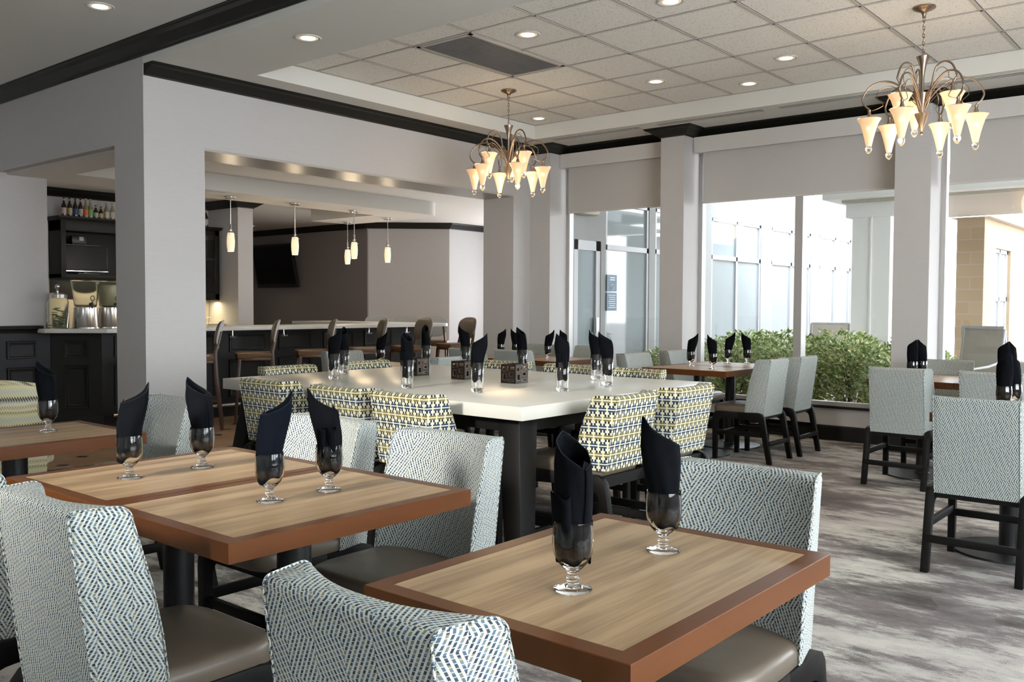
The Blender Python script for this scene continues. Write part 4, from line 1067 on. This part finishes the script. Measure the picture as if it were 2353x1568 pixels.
MB().box(-.22, .22, -.14, 0, 0, .16).build('shade', M['extcream'], t, bevel=.04)
# portico: square column with a capital, beam and flat roof
t = thing('portico', 'white portico column carrying a flat roof outside', 'portico', (13.25, 4.3, 0))
MB().box(-.26, .26, -.26, .26, 0, 2.56).box(-.275, -.26, -.012, .012, 0, 2.56).build('column', M['portico'], t)
MB().box(-.33, .33, -.33, .33, 2.56, 2.76).build('capital', M['portico'], t)
MB().box(-.65, .5, -6.5, .55, 2.80, 2.96).build('beam', M['portico'], t); MB().box(-.45, 2.6, -6.5, .35, 2.76, 2.80).box(-.6, 2.6, -6.5, .5, 2.96, 3.02).build('roof', M['extcream'], t)
t = thing('block_wing', 'tan block building with a white framed window outside at right', 'building', (16.0, 3.52, 0))
w = MB(); w.box(0, .80, 0, .41, 0, 2.75).box(1.95, 9, 0, .41, 0, 2.75).box(.8, 1.95, 0, .41, 0, .62).box(.8, 1.95, 0, .41, 2.30, 2.75).box(.8, 1.95, .3, .41, .6, 2.3)
w.build('wall', M['brick'], t, smooth=0)
f = MB(); f.box(.80, .86, .05, .12, .62, 2.3).box(1.89, 1.95, .05, .12, .62, 2.3).box(.8, 1.95, .05, .12, 2.24, 2.3).box(.8, 1.95, .05, .12, .62, .68).box(1.34, 1.40, .05, .12, .62, 2.3).box(.8, 1.95, .05, .12, 1.42, 1.50)
fo = f.build('window', M['white'], t, smooth=0); MB().box(.86, 1.89, .08, .09, .68, 2.24).build('pane', M['extglass'], fo)
MB().box(-.1, 9, -.1, .5, 2.75, 2.755).build('coping', M['extcream'], t)
def patio():
    t = thing('patio_chair', 'x', 'chair'); f = MB()
    for s in (-1, 1):
        f.tube([(s*.25, -.28, 1.08), (s*.26, -.20, .45), (s*.27, .25, .40), (s*.27, .30, 0)], .016, 8).tube([(s*.26, -.26, .75), (s*.31, .0, .70), (s*.31, .22, .68), (s*.30, .27, .42)], .014, 8).tube([(s*.26, -.2, .45), (s*.27, -.30, 0)], .016, 8)
    f.tube([(-.25, -.28, 1.08), (.25, -.28, 1.08)], .016, 8).build('frame', M['white'], t)
    MB().loft([[(-.25, -.28, 1.07), (.25, -.28, 1.07), (.25, -.272, 1.07), (-.25, -.272, 1.07)], [(-.25, -.2, .45), (.25, -.2, .45), (.25, -.19, .46), (-.25, -.19, .46)], [(-.26, .25, .40), (.26, .25, .40), (.26, .25, .41), (-.26, .25, .41)]]).build('sling', M['sling'], t)
    return t
PC = Kind(patio)
PC.put((11.6, 2.39, 0), R(-110), 'taupe sling patio chair standing outside at right', 'chair', 'sling patio chairs')
PC.put((10.35, 2.45, 0), R(60), 'sling patio chair close outside the last window, arm visible', 'chair', 'sling patio chairs')
PC.put((12.6, 4.75, 0), R(-60), 'patio chair beside the white portico column', 'chair', 'sling patio chairs')
# hedge: leafy shrubs one by one
def shrub(seed, r, h):
    rnd = random.Random(seed); t = thing('hedge_shrub', 'x', 'shrub'); st = MB()
    for k in range(9):
        a = rnd.uniform(0, 2*PI); q = rnd.uniform(.4, .9)*r
        st.tube([(rnd.uniform(-.08, .08), rnd.uniform(-.08, .08), 0), (q*.4*math.cos(a), q*.4*math.sin(a), h*.35), (q*math.cos(a), q*math.sin(a), h*.8)], .012, 5, taper=.004)
    st.build('stem', M['bark'], t)
    lf = MB(); bm = lf.bm
    for k in range(2400):
        a = rnd.uniform(0, 2*PI); ph = rnd.uniform(-.75, 1); 
        rr = (1-rnd.random()**3*.5)
        c = Vector((r*rr*math.cos(a)*math.sqrt(max(0, 1-max(0, ph)**4)), r*rr*math.sin(a)*math.sqrt(max(0, 1-max(0, ph)**4)), h*.55+h*.45*ph*rr))
        c += Vector([rnd.gauss(0, .02) for _ in range(3)])
        d = Vector((math.cos(a)+rnd.gauss(0, .7), math.sin(a)+rnd.gauss(0, .7), rnd.uniform(-.1, 1.2))).normalized(); s_ = d.cross(Vector((rnd.gauss(0, 1), rnd.gauss(0, 1), rnd.gauss(0, 1)))).normalized()
        L, w_ = rnd.uniform(.06, .10), rnd.uniform(.012, .018); up = d.cross(s_)*.006
        v = [bm.verts.new(p) for p in (c, c+d*L*.5+s_*w_+up, c+d*L, c+d*L*.5-s_*w_+up)]
        bm.faces.new(v)
    lf.build('foliage', M['leaf'], t, smooth=0); return t
k = 0
hs = [(10.35, 3.60, .36, .90), (10.00, 2.98, .34, .80), (10.1, 4.28, .36, .88), (10.2, 5.0, .36, .82), (11.05, 3.95, .40, 1.0), (11.1, 4.75, .40, .98), (11.0, 3.15, .38, .9), (10.0, 5.72, .34, .78), (10.85, 5.55, .38, .86), (11.7, 5.5, .40, .95)]
hl = ['nearest the dark sill in the middle bay', 'at the right end beside the pillar', 'behind the lit chair backs', 'behind the window goblets', 'in the second row below the portico column', 'in the second row left of the mullion', 'in the second row at the right end',
      'behind the pillar edge at left', 'in the left bay of the hedge', 'farthest back at the left']
for (x, y, r_, h), l in zip(hs, hl):
    s = shrub(k, r_, h); k += 1; s.location = (x, y, -.01); tag(s, 'variegated green shrub of the hedge, '+l, 'shrub', 'hedge shrubs outside the window')
